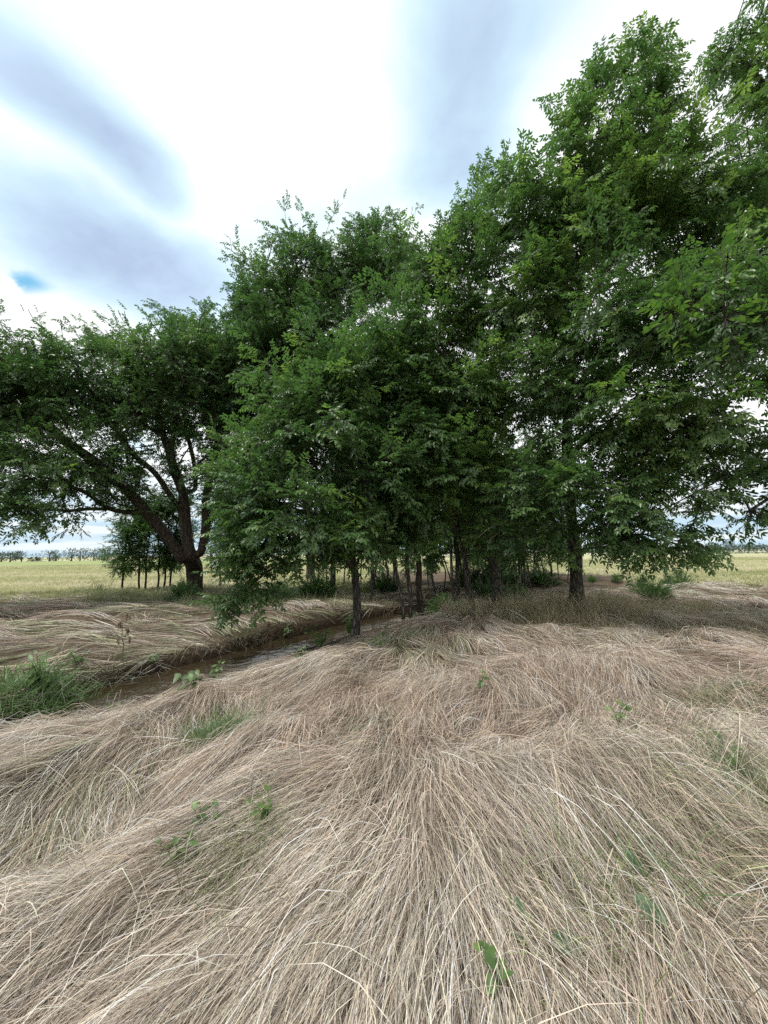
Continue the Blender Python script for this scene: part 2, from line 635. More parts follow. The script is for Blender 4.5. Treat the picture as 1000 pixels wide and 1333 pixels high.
def flow(x, y, s):
    """direction the flattened grass has been combed in (angle)"""
    a = np.arctan2(-1.0 + 0 * y, -0.22 + (x - 1.0) * 0.7 / (np.maximum(y, 0) + 1.2))
    aw = PI + 0.45 * np.sin(x * 0.9 + 2 * fbm(x, y, 0.4, 2))
    a = np.where(s > 0.2, aw, a)
    e_ = 0.6
    g_x = creek(x + 0.05, y) - creek(x - 0.05, y)
    g_y = creek(x, y + 0.05) - creek(x, y - 0.05)
    along = np.arctan2(-g_x, g_y)          # downstream along the bank
    along = np.where(np.cos(along - PI * 1.2) > 0, along, along + PI)
    near_b = np.exp(-((np.abs(s) - 0.6) / 0.55) ** 2) * (s < 0)
    far_b = np.exp(-(np.clip(s - 1.2, 0, 9) / 0.25) ** 2) * (s > 0.3)
    ax_ = np.cos(a) * (1 - near_b) + np.cos(along) * near_b
    ay_ = np.sin(a) * (1 - near_b) + np.sin(along) * near_b
    inx, iny = -g_x * 10, -g_y * 10       # over the edge, towards the water
    far_b = 0.5 * far_b
    ax_ = ax_ * (1 - far_b) + (inx - 0.6) * far_b
    ay_ = ay_ * (1 - far_b) + iny * far_b
    a = np.arctan2(ay_, ax_)
    e2 = 0.06
    hx = (hummock(x + e2, y) - hummock(x - e2, y)) / (2 * e2)
    hy = (hummock(x, y + e2) - hummock(x, y - e2)) / (2 * e2)
    k_ = np.where(s > 0.2, 0.8, 1.15)
    a = np.arctan2(np.sin(a) - k_ * hy, np.cos(a) - k_ * hx)
    sway = 1.5 * fbm(x + 31, y, 0.75, 2) + 1.1 * vn(x * 2.1, y * 1.7 + 40)
    return a + sway


def lying(n_wisp, per, ymin, ymax, wid, seed, xlim=1.12, margin=1.6, len_=(0.45, 0.95), region=None, K=6, chaos=0.0):
    rs = np.random.RandomState(seed)
    yy = np.sqrt(rs.uniform(ymin ** 2, ymax ** 2, n_wisp))
    xx = rs.uniform(-1, 1, n_wisp) * (xlim * yy + margin)
    s = creek(xx, yy)
    z = zones(xx, yy)
    keep = ((s > 1.15) | (s < -0.7) | (xx < -4.6) | (xx > 2.4)) & (rs.rand(n_wisp) > z[:, 0] * 0.8)
    if ymax < 6:
        keep &= (vn(xx * 3.4 + 3, yy * 2.3) + 0.4 * vn(xx * 8, yy * 6)) > -0.30
    if region is not None:
        keep &= region(xx, yy, s)
    xx, yy, s = xx[keep], yy[keep], s[keep]
    nw = len(xx)
    ang = flow(xx, yy, s) + rs.normal(0, 0.13, nw)
    lift = np.abs(rs.normal(0, 1, nw)) * 0.055 + 0.02
    lift = np.where(s > 0.3, lift * 0.6, lift)
    lift *= 1 + 1.1 * np.clip(fbm(xx, yy, 0.8, 2) * 2, 0, 1)
    off = np.clip(0.055 + 0.16 * vn(xx * 2.7 + 8, yy * 2.2 + 4) + rs.uniform(-0.03, 0.03, nw), 0, 0.15)
    L = rs.uniform(*len_, nw)
    curl = rs.normal(0, 0.3, nw)
    ang = ang + chaos * rs.normal(0, 1, nw)
    mess = np.exp(-(((xx - 2.6) / 0.9) ** 2 + ((yy - 2.2) / 1.1) ** 2))
    curl = curl + mess * rs.normal(0, 1.6, nw)
    ang = ang + mess * rs.normal(0, 0.8, nw)
    # colour of the wisp: straw, pinkish brown, pale, greenish
    pal = np.array([(0.67, 0.575, 0.475), (0.53, 0.415, 0.33), (0.80, 0.74, 0.64), (0.42, 0.44, 0.28)])
    brown = np.clip(0.5 + 1.6 * fbm(xx + 60, yy, 0.55, 3), 0, 1)
    gr = 0.7 * np.clip(sstep(0.27, 0.55, fbm(xx - 20, yy + 33, 0.5, 3)), 0, 1)
    gr = np.maximum(gr, 0.6 * np.exp(-(((xx - 1.9) / 0.6) ** 2 + ((yy - 2.1) / 0.6) ** 2)))
    gr = np.maximum(gr, 0.6 * np.exp(-(((xx - 7.5) / 1.6) ** 2 + ((yy - 8.3) / 1.3) ** 2)))
    col = pal[0] * (1 - brown[:, None]) + pal[1] * brown[:, None]
    col = np.where((s > 0.3)[:, None], col * 0.8, col)
    gr = np.maximum(gr, 0.4 * (s > 0.3))
    pale = rs.rand(nw)[:, None] < np.where(s > 0.3, 0.08, 0.24)[:, None]
    col = np.where(pale, pal[2], col)
    gsel = (rs.rand(nw) < gr * 0.75)[:, None]
    col = np.where(gsel, pal[3], col)
    n = nw * per
    rep = lambda a: np.repeat(a, per, axis=0)
    x = rep(xx) + rs.normal(0, 0.07, n)
    y = rep(yy) + rs.normal(0, 0.085, n)
    a = rep(ang) + rs.normal(0, 0.11, n)
    stray = rs.rand(n) < 0.035
    a = a + stray * rs.normal(0, 0.9, n)
    l = rep(L) * rs.uniform(0.55, 1.12, n)
    cu_ = rep(curl) + rs.normal(0, 0.2, n)
    lf = rep(lift) * rs.uniform(0.4, 1.5, n) + stray * rs.uniform(0, 0.08, n)
    of = np.clip(rep(off) + rs.normal(0, 0.025, n), 0.0, 0.2)
    tt = np.linspace(0, 1, K)
    P = np.zeros((n, K, 3))
    P[:, 0, 0], P[:, 0, 1] = x, y
    for k in range(1, K):
        aa = a + cu_ * (tt[k] - 0.3) + 0.07 * rs.normal(0, 1, n)
        P[:, k, 0] = P[:, k - 1, 0] + np.cos(aa) * l / (K - 1)
        P[:, k, 1] = P[:, k - 1, 1] + np.sin(aa) * l / (K - 1)
    h = H(P[:, :, 0].ravel(), P[:, :, 1].ravel()).reshape(n, K)
    h = np.maximum(h, WATER_Z + 0.02)
    # a blade does not dive into a hole: it keeps a fraction of its own running height
    run = h.copy()
    sk_ = creek(P[:, :, 0].ravel(), P[:, :, 1].ravel()).reshape(n, K)
    drop = np.where(np.abs(sk_) < 0.6, 0.2, 0.07)
    for k in range(1, K):
        run[:, k] = np.maximum(h[:, k], run[:, k - 1] - drop[:, k])
    arch = np.sin(PI * tt ** 0.75)[None, :]
    P[:, :, 2] = run + of[:, None] + lf[:, None] * arch - 0.02 * (1 - tt)[None, :]
    for _ in range(2):
        P[:, 1:-1] = 0.25 * P[:, :-2] + 0.5 * P[:, 1:-1] + 0.25 * P[:, 2:]
    roll = rs.normal(0, 0.7, n)
    d = P[:, K // 2] - P[:, 0]
    d /= np.linalg.norm(d, axis=1)[:, None] + 1e-9
    sd_ = np.stack((-d[:, 1], d[:, 0], np.zeros(n)), -1)
    sd_ /= np.linalg.norm(sd_, axis=1)[:, None] + 1e-9
    upv = np.cross(d, sd_)
    sd_ = sd_ * np.cos(roll)[:, None] + upv * np.sin(roll)[:, None]
    wv_ = rs.uniform(0.6, 1.15, nw)
    old = rs.rand(n) < 0.24          # weathered, rotting blades
    cc = rep(col) * (rep(wv_) * np.where(old, rs.uniform(0.25, 0.55, n), np.exp(rs.normal(0, 0.24, n))))[:, None]
    cc[:, 2] *= rs.uniform(0.88, 1.08, n)
    return P, sd_, wid * rs.uniform(0.6, 1.3, n), np.clip(cc, 0, 0.8)


def cat_blades(*parts):
    return tuple(np.concatenate([p_[i] for p_ in parts]) for i in range(4))


near_side = lambda x, y, s: s < 0.3
far_side = lambda x, y, s: (s > 0.3) & (y < 20)
g1 = lying(5600, 16, 0.7, 3.0, 0.0023, 11, len_=(0.38, 0.85), region=near_side)
g2 = lying(5000, 16, 3.0, 5.2, 0.0031, 12, len_=(0.4, 0.85), region=near_side)
g0 = lying(1300, 6, 0.8, 5.0, 0.0036, 18, len_=(0.07, 0.26), region=near_side, chaos=1.2)
ribbon('dry_grass', *cat_blades(g0, g1, g2), M_STRAW, 'flattened pale dry grass combed over the near foreground')
g3 = lying(5200, 15, 5.2, 8.5, 0.0048, 13, len_=(0.4, 0.85), region=near_side, K=4)
g4 = lying(3400, 13, 8.5, 16, 0.012, 14, region=near_side, len_=(0.5, 1.0), K=4)
g5 = lying(2600, 11, 16, 34, 0.026, 17, region=lambda x, y, s: (s < 0.3) & (x < 15.5) & (x > -3), len_=(0.7, 1.5), K=4)
ribbon('dry_grass', *cat_blades(g3, g4, g5), M_STRAW, 'flattened dry grass around the grove and up to the right field')
f1 = lying(1500, 14, 4.0, 8.5, 0.009, 15, region=far_side, len_=(0.5, 1.0), K=4)
f2 = lying(2600, 13, 8.5, 17, 0.014, 16, region=far_side, len_=(0.6, 1.2), K=4)
ribbon('dry_grass', *cat_blades(f1, f2), M_STRAW,
       'flattened dry grass lying in waves on the far bank of the creek')


def standing(cx, cy, rx, ry, n, h, wid, pal, seed, lean=0.35, clump=14, fall=0.5, leandir=None, mind=0.5):
    rs = np.random.RandomState(seed)
    nc = max(1, n // clump)
    r = np.sqrt(rs.rand(nc))
    th = rs.rand(nc) * 2 * PI
    xc, yc = cx + r * np.cos(th) * rx, cy + r * np.sin(th) * ry
    k = np.abs(creek(xc, yc)) > mind
    xc, yc = xc[k], yc[k]
    nc = len(xc)
    n = nc * clump
    hc = rs.uniform(h[0], h[1], nc)
    pal = np.array(pal)
    colc = pal[rs.randint(0, len(pal), nc)]
    rep = lambda a: np.repeat(a, clump, axis=0)
    x, y = rep(xc) + rs.normal(0, 0.06 + wid * 2, n), rep(yc) + rs.normal(0, 0.06 + wid * 2, n)
    a = rs.rand(n) * 2 * PI if leandir is None else leandir + rs.normal(0, 0.9, n)
    l = rep(hc) * rs.uniform(0.55, 1.1, n)
    ln = np.abs(rs.normal(0, lean, n)) + 0.05
    bend = np.abs(rs.normal(0, fall, n)) + 0.15
    K = 4
    P = np.zeros((n, K, 3))
    P[:, 0, 0], P[:, 0, 1] = x, y
    P[:, 0, 2] = H(x, y) - 0.03 + (0.10 if 0 < cy < 4.5 and cx > -4 else 0.0)   # growing up through the thatch
    for i in range(1, K):
        t_ = i / (K - 1)
        el = PI / 2 - ln - bend * t_ * 1.6
        a2 = a + rs.normal(0, 0.12, n)
        P[:, i, 0] = P[:, i - 1, 0] + np.cos(a2) * np.cos(el) * l / (K - 1)
        P[:, i, 1] = P[:, i - 1, 1] + np.sin(a2) * np.cos(el) * l / (K - 1)
        P[:, i, 2] = P[:, i - 1, 2] + np.sin(el) * l / (K - 1)
    b = rs.rand(n) * 2 * PI
    sd_ = np.stack((np.cos(b), np.sin(b), np.zeros(n)), -1)
    cc = rep(colc) * rs.uniform(0.65, 1.25, n)[:, None]
    return P, sd_, wid * rs.uniform(0.6, 1.3, n), np.clip(cc, 0, 0.8)


OLIVE = [(0.36, 0.33, 0.19), (0.46, 0.39, 0.26), (0.29, 0.30, 0.15), (0.56, 0.47, 0.33)]
GREENISH = [(0.13, 0.19, 0.08), (0.18, 0.23, 0.10), (0.25, 0.26, 0.14), (0.32, 0.29, 0.18)]
LUSH = [(0.10, 0.185, 0.06), (0.14, 0.24, 0.085), (0.20, 0.29, 0.13)]

tag_parts = cat_blades(
    standing(4.3, 7.4, 2.0, 0.9, 1700, (0.25, 0.55), 0.0055, OLIVE, 28, 0.6, 9),
    standing(6.8, 6.6, 1.5, 0.9, 1500, (0.2, 0.5), 0.0055, OLIVE + GREENISH, 29, 0.6, 9),
    standing(2.6, 8.3, 1.2, 0.6, 700, (0.2, 0.5), 0.0055, OLIVE, 30, 0.6, 9),
    standing(4.6, 9.1, 1.9, 1.0, 6000, (0.35, 0.85), 0.006, OLIVE, 21),
    standing(7.0, 10.0, 1.6, 1.1, 3000, (0.3, 0.75), 0.0065, OLIVE, 22),
    standing(2.2, 9.6, 1.5, 0.9, 3400, (0.22, 0.6), 0.006, OLIVE, 23),
    standing(1.2, 8.2, 1.6, 0.6, 500, (0.15, 0.35), 0.005, OLIVE, 24, 0.8),
    standing(6.0, 7.4, 2.0, 1.2, 2400, (0.18, 0.5), 0.006, OLIVE, 25, 0.6),
    standing(8.6, 8.0, 1.6, 1.4, 2400, (0.15, 0.4), 0.006, GREENISH, 26, 0.6),
    standing(4.2, 12.5, 2.6, 1.6, 3000, (0.2, 0.5), 0.009, OLIVE, 27),
)
ribbon('standing_grass', *tag_parts, M_GRASS, 'standing olive and tan grass around the grey trunk at right')
tag_parts = cat_blades(
    standing(-8.3, 15.6, 3.4, 1.5, 8500, (0.3, 0.6), 0.011, GREENISH, 31),
    standing(-4.6, 13.4, 2.4, 1.6, 5500, (0.3, 0.65), 0.010, GREENISH, 32),
    standing(-12, 17.0, 3.0, 1.4, 3600, (0.2, 0.45), 0.012, GREENISH, 33),
    standing(-1.4, 13.4, 2.0, 1.2, 1300, (0.25, 0.5), 0.012, OLIVE, 34),
    standing(-2.4, 16.5, 3.6, 1.4, 1800, (0.25, 0.55), 0.014, GREENISH, 35),
)
ribbon('standing_grass', *tag_parts, M_GRASS, 'tall grey green grass around the foot of the big left tree')
def edge_grass(n, seed):
    rs = np.random.RandomState(seed)
    parts = []
    for k in range(26):
        i = 3 + rs.randint(0, 7)
        c = CL[i] + (CL[i + 1] - CL[i]) * rs.rand()
        t_ = CL[i + 1] - CL[i]
        nrm = np.array([-t_[1], t_[0]]) / np.linalg.norm(t_)
        c = c + nrm * rs.uniform(1.12, 1.6)
        pal = GREENISH if rs.rand() < 0.5 else OLIVE
        parts.append(standing(c[0], c[1], 0.3, 0.16, n // 26, (0.14, 0.34), 0.007, pal, seed + k, 0.6, 8, 0.8))
    return cat_blades(*parts)


tag_parts = cat_blades(
    standing(-2.15, 9.3, 0.75, 0.35, 1500, (0.35, 0.6), 0.009, GREENISH, 41, 0.45, leandir=-0.9),
    standing(-2.9, 8.55, 0.5, 0.3, 700, (0.25, 0.45), 0.009, GREENISH, 42, 0.5, leandir=-0.9),
    standing(-4.4, 7.0, 0.5, 0.3, 300, (0.15, 0.3), 0.007, GREENISH, 43, 0.5),
    edge_grass(1500, 44),
)
ribbon('bank_grass', *tag_parts, M_GRASS, 'green grass drooping over the edge of the far creek bank')
tag_parts = standing(gp(42, 925)[0], gp(42, 925)[1] + 0.1, 0.62, 0.5, 2000, (0.4, 0.75), 0.013, LUSH, 51, 0.5, 10, 0.8, mind=0.0)
ribbon('lush_grass', *tag_parts, M_GRASS, 'clump of broad bright green grass at the left end of the creek')
tag_parts = standing(gp(284, 985)[0], gp(284, 985)[1], 0.19, 0.15, 1500, (0.24, 0.42), 0.0045, LUSH, 52, 0.6, 10)
ribbon('fine_grass', *tag_parts, M_GRASS, 'small tuft of bright green fine grass in the dry foreground')
tag_parts = cat_blades(
    standing(1.75, 2.2, 0.45, 0.5, 620, (0.2, 0.5), 0.0042, [(0.40, 0.40, 0.22), (0.26, 0.31, 0.14), (0.55, 0.50, 0.34)], 53, 0.7, 6, 0.7),
    standing(0.75, 1.75, 0.35, 0.3, 260, (0.2, 0.4), 0.004, [(0.36, 0.38, 0.2), (0.22, 0.30, 0.12)], 54, 0.7, 6, 0.7),
    standing(-0.75, 2.3, 0.25, 0.3, 160, (0.15, 0.35), 0.004, [(0.36, 0.38, 0.2), (0.22, 0.30, 0.12)], 55, 0.7, 6, 0.7),
    standing(gp(945, 1040)[0], gp(945, 1040)[1], 0.25, 0.15, 520, (0.2, 0.38), 0.0045, LUSH, 58, 0.6, 8),
    standing(gp(860, 1180)[0], gp(860, 1180)[1], 0.2, 0.2, 260, (0.2, 0.4), 0.004, LUSH, 59, 0.6, 6),
    standing(gp(300, 1150)[0], gp(300, 1150)[1], 0.2, 0.25, 260, (0.2, 0.38), 0.0035, GREENISH, 60, 0.7, 8),
    standing(gp(940, 925)[0], gp(940, 925)[1], 0.6, 0.4, 700, (0.15, 0.32), 0.006, LUSH + GREENISH, 61, 0.7, 8),
    standing(2.9, 3.3, 0.8, 0.5, 420, (0.2, 0.4), 0.0055, [(0.36, 0.36, 0.2), (0.52, 0.47, 0.33)], 56, 0.7, 6, 0.7),
)
ribbon('fine_grass', *tag_parts, M_GRASS, 'thin pale green stems standing through the straw at lower right')


# ------------------------------------------------------------------ leaf sprays, crowns by geometry nodes
def leaflet(base, d, upv, L, W, fold=0.25, curl=0.25):
    """eight vertices, a folded pointed leaf"""
    d = d / np.linalg.norm(d)
    s = np.cross(d, upv)
    s /= np.linalg.norm(s) + 1e-9
    n = np.cross(s, d)
    pts = []
    for t_, w_ in ((0.0, 0), (0.3, 0.46), (0.66, 0.38), (1.0, 0)):
        c = base + d * L * t_ - n * curl * L * t_ * t_
        if w_ == 0:
            pts.append(c)
        else:
            pts += [c, c - s * W * w_ + n * fold * W * w_, c + s * W * w_ + n * fold * W * w_]
    return pts


LF = [(0, 3, 1), (0, 1, 2), (1, 3, 6, 4), (2, 1, 4, 5), (4, 6, 7), (5, 4, 7)]


def tri_tube(a, b, r):
    d = b - a
    d = d / (np.linalg.norm(d) + 1e-9)
    s = np.cross(d, (0.3, 0.2, 0.93))
    s /= np.linalg.norm(s) + 1e-9
    n = np.cross(s, d)
    ring = [s * math.cos(q) + n * math.sin(q) for q in (0, 2.094, 4.189)]
    return [a + r * q for q in ring] + [b + r * 0.6 * q for q in ring]


TF = [(0, 1, 4, 3), (1, 2, 5, 4), (2, 0, 3, 5)]


def make_spray(name, seed, L, nleaf, rach, pairs, ll, lw, mat, twigmat=M_TWIG, droop=0.45):
    rs = np.random.RandomState(seed)
    V, Fa, mi = [], [], []

    def addtube(a, b, r):
        o_ = len(V)
        V.extend(tri_tube(a, b, r))
        Fa.extend([tuple(o_ + i for i in f) for f in TF])
        mi.extend([1] * 3)

    def addleaf(*a, **k):
        o_ = len(V)
        V.extend(leaflet(*a, **k))
        Fa.extend([tuple(o_ + i for i in f) for f in LF])
        mi.extend([0] * 6)
    prev = np.array([0, 0, 0.0])
    bend = rs.normal(0, 0.1)
    pts = [prev]
    for i in range(4):
        q = prev + np.array([bend * 0.3, 1, -0.08 * i]) * L / 4
        addtube(prev, q, 0.006)
        prev = q
        pts.append(q)
    for i in range(nleaf):
        f = (i + 0.6) / nleaf
        k = min(3, int(f * 4))
        p0 = pts[k] + (pts[k + 1] - pts[k]) * (f * 4 - k)
        sd_ = 1 if i % 2 else -1
        ang = rs.uniform(0.5, 1.15) * (1.0 if f < 0.9 else 0.25)
        d = np.array([sd_ * math.sin(ang), math.cos(ang), rs.normal(0.05, 0.25)])
        R = rach * rs.uniform(0.75, 1.1)
        upv = np.array([rs.normal(0, 0.25), rs.normal(0, 0.25), 1.0])
        if pairs == 0:
            dd = d + np.array([0, 0, -droop * rs.uniform(0.2, 1.4)])
            addleaf(p0, dd, upv, ll * rs.uniform(0.75, 1.15), lw * rs.uniform(0.8, 1.1),
                    fold=rs.uniform(0.1, 0.4), curl=rs.uniform(0.05, 0.35))
            continue
        q0 = p0
        for j in range(pairs):
            q1 = q0 + (d + np.array([0, 0, -droop * 0.5 * j])) * R / (pairs + 1)
            addtube(q0, q1, 0.0025)
            q0 = q1
            for m in (-1, 1):
                sdv = np.cross(d, (0, 0, 1.0)) * m
                dd = d * 0.55 + sdv * 0.85 + np.array([0, 0, -droop * rs.uniform(0.3, 1.5)]) + rs.normal(0, 0.12, 3)
                addleaf(q0, dd, upv, ll * rs.uniform(0.75, 1.1), lw * rs.uniform(0.8, 1.1),
                        fold=rs.uniform(0.1, 0.4), curl=rs.uniform(0.05, 0.35))
        dd = d + np.array([0, 0, -droop * rs.uniform(0.5, 1.6)])
        addleaf(q0, dd, upv, ll * rs.uniform(0.9, 1.2), lw, fold=0.25, curl=0.25)
    me = bpy.data.meshes.new(name)
    me.from_pydata([tuple(v) for v in V], [], Fa)
    me.materials.append(mat)
    me.materials.append(twigmat)
    me.polygons.foreach_set('material_index', np.array(mi, np.int32))
    me.update()
    return bpy.data.objects.new(name, me)


def node_group(name, sources):
    g = bpy.data.node_groups.new(name, 'GeometryNodeTree')
    g.interface.new_socket('Geometry', in_out='INPUT', socket_type='NodeSocketGeometry')
    g.interface.new_socket('Geometry', in_out='OUTPUT', socket_type='NodeSocketGeometry')
    gi, go = N(g, 'NodeGroupInput'), N(g, 'NodeGroupOutput')
    jn = N(g, 'GeometryNodeJoinGeometry')
    for o in sources:
        oi = N(g, 'GeometryNodeObjectInfo')
        oi.inputs['Object'].default_value = o
        ti = N(g, 'GeometryNodeGeometryToInstance')
        g.links.new(oi.outputs['Geometry'], ti.inputs[0])
        g.links.new(ti.outputs[0], jn.inputs[0])
    ip = N(g, 'GeometryNodeInstanceOnPoints')
    g.links.new(gi.outputs[0], ip.inputs['Points'])
    g.links.new(jn.outputs[0], ip.inputs['Instance'])
    ip.inputs['Pick Instance'].default_value = True

    def named(nm, typ):
        a = N(g, 'GeometryNodeInputNamedAttribute', data_type=typ)
        a.inputs['Name'].default_value = nm
        return a.outputs['Attribute']
    g.links.new(named('variant', 'INT'), ip.inputs['Instance Index'])
    er = N(g, 'FunctionNodeEulerToRotation')
    g.links.new(named('euler', 'FLOAT_VECTOR'), er.inputs[0])
    g.links.new(er.outputs[0], ip.inputs['Rotation'])
    g.links.new(named('size', 'FLOAT'), ip.inputs['Scale'])
    g.links.new(ip.outputs[0], go.inputs[0])
    return g


SPR = [make_spray('leaf_spray', 100 + i, 0.42, 6, 0.22, 3, 0.098, 0.042, M_LEAF) for i in range(6)]
SPR_E = [make_spray('leaf_spray', 200 + i, 0.42, 12, 0, 0, 0.100, 0.050, M_LEAF) for i in range(5)]
SPR_L = [make_spray('leaf_spray', 300 + i, 0.36, 12, 0, 0, 0.085, 0.036, M_LEAF_L) for i in range(5)]
SPR_FAR = [make_spray('leaf_spray', 400 + i, 0.42, 12, 0, 0, 0.14, 0.08, M_FARLEAF) for i in range(4)]
NG_ASH = node_group('ash_foliage', SPR)
NG_ELM = node_group('elm_foliage', SPR_E + SPR[:2])
NG_FRESH = node_group('fresh_foliage', SPR_L)
NG_FAR = node_group('far_foliage', SPR_FAR)


def eulers(d, rs, roll=0.5):
    d = d / (np.linalg.norm(d, axis=1)[:, None] + 1e-9)
    upv = np.tile(np.array([0, 0, 1.0]), (len(d), 1)) + rs.normal(0, roll * 0.5, (len(d), 3))
    X = np.cross(d, upv)
    X /= np.linalg.norm(X, axis=1)[:, None] + 1e-9
    Z = np.cross(X, d)
    # matrix columns X, d, Z -> XYZ euler
    ey = np.arcsin(np.clip(-X[:, 2], -1, 1))
    ex = np.arctan2(d[:, 2], Z[:, 2])
    ez = np.arctan2(X[:, 1], X[:, 0])
    return np.stack((ex, ey, ez), -1)


def crown(name, pts, dirs, size, tint, ng, nvar, rs, parent, loc=(0, 0, 0), mat=None):
    me = bpy.data.meshes.new(name)
    pts = np.asarray(pts) - np.asarray(loc)
    n = len(pts)
    me.vertices.add(n)
    me.vertices.foreach_set('co', pts.astype(np.float32).ravel())
    a = me.attributes.new('euler', 'FLOAT_VECTOR', 'POINT')
    a.data.foreach_set('vector', eulers(dirs, rs).astype(np.float32).ravel())
    a = me.attributes.new('size', 'FLOAT', 'POINT')
    a.data.foreach_set('value', np.asarray(size, np.float32))
    a = me.attributes.new('tint', 'FLOAT', 'POINT')
    a.data.foreach_set('value', np.asarray(tint, np.float32))
    a = me.attributes.new('variant', 'INT', 'POINT')
    a.data.foreach_set('value', rs.randint(0, nvar, n).astype(np.int32))
    me.update()
    o = bpy.data.objects.new(name, me)
    link(o, parent)
    md = o.modifiers.new('foliage', 'NODES')
    md.node_group = ng
    o['kind'] = 'stuff'
    return o


NVAR = {NG_ASH: 6, NG_ELM: 7, NG_FRESH: 5, NG_FAR: 4}


# ------------------------------------------------------------------ trees
class Skel:
    def __init__(self, p):
        self.p = [np.asarray(p, float)]
        self.par = [-1]
        self.buf = np.zeros((60000, 3))
        self.buf[0] = p
        self.pl = np.zeros(60000)
        self.dir = np.zeros((60000, 3))
        self.dir[0] = (0, 0, 1)

    def add(self, p, par):
        i = len(self.p)
        self.buf[i] = p
        d = self.buf[i] - self.buf[par]
        L = math.sqrt(d @ d) + 1e-9
        self.pl[i] = self.pl[par] + L
        self.dir[i] = d / L
        self.p.append(np.asarray(p, float))
        self.par.append(par)
        return len(self.p) - 1

    def nearest(self, q, bal=0.3, align=0.5, lo=0):
        n = len(self.p)
        d = q - self.buf[lo:n]
        L = np.sqrt((d * d).sum(1)) + 1e-6
        co = (d * self.dir[lo:n]).sum(1) / L
        m = L * (1 + align * (1 - co)) + bal * self.pl[lo:n]
        return int(m.argmin()) + lo

    def path(self, frm, to, rs, step=0.45, sag=0.0, wob=0.08, rise=0.0):
        a = self.p[frm]
        L = np.linalg.norm(to - a)
        n = max(1, int(L / step))
        cur = frm
        c = rs.normal(0, wob, 3) * L
        for i in range(1, n + 1):
            f = i / n
            q = a + (to - a) * f + c * 4 * f * (1 - f) + np.array([0, 0, rise * L]) * 4 * f * (1 - f)
            cur = self.add(q, cur)
        return cur


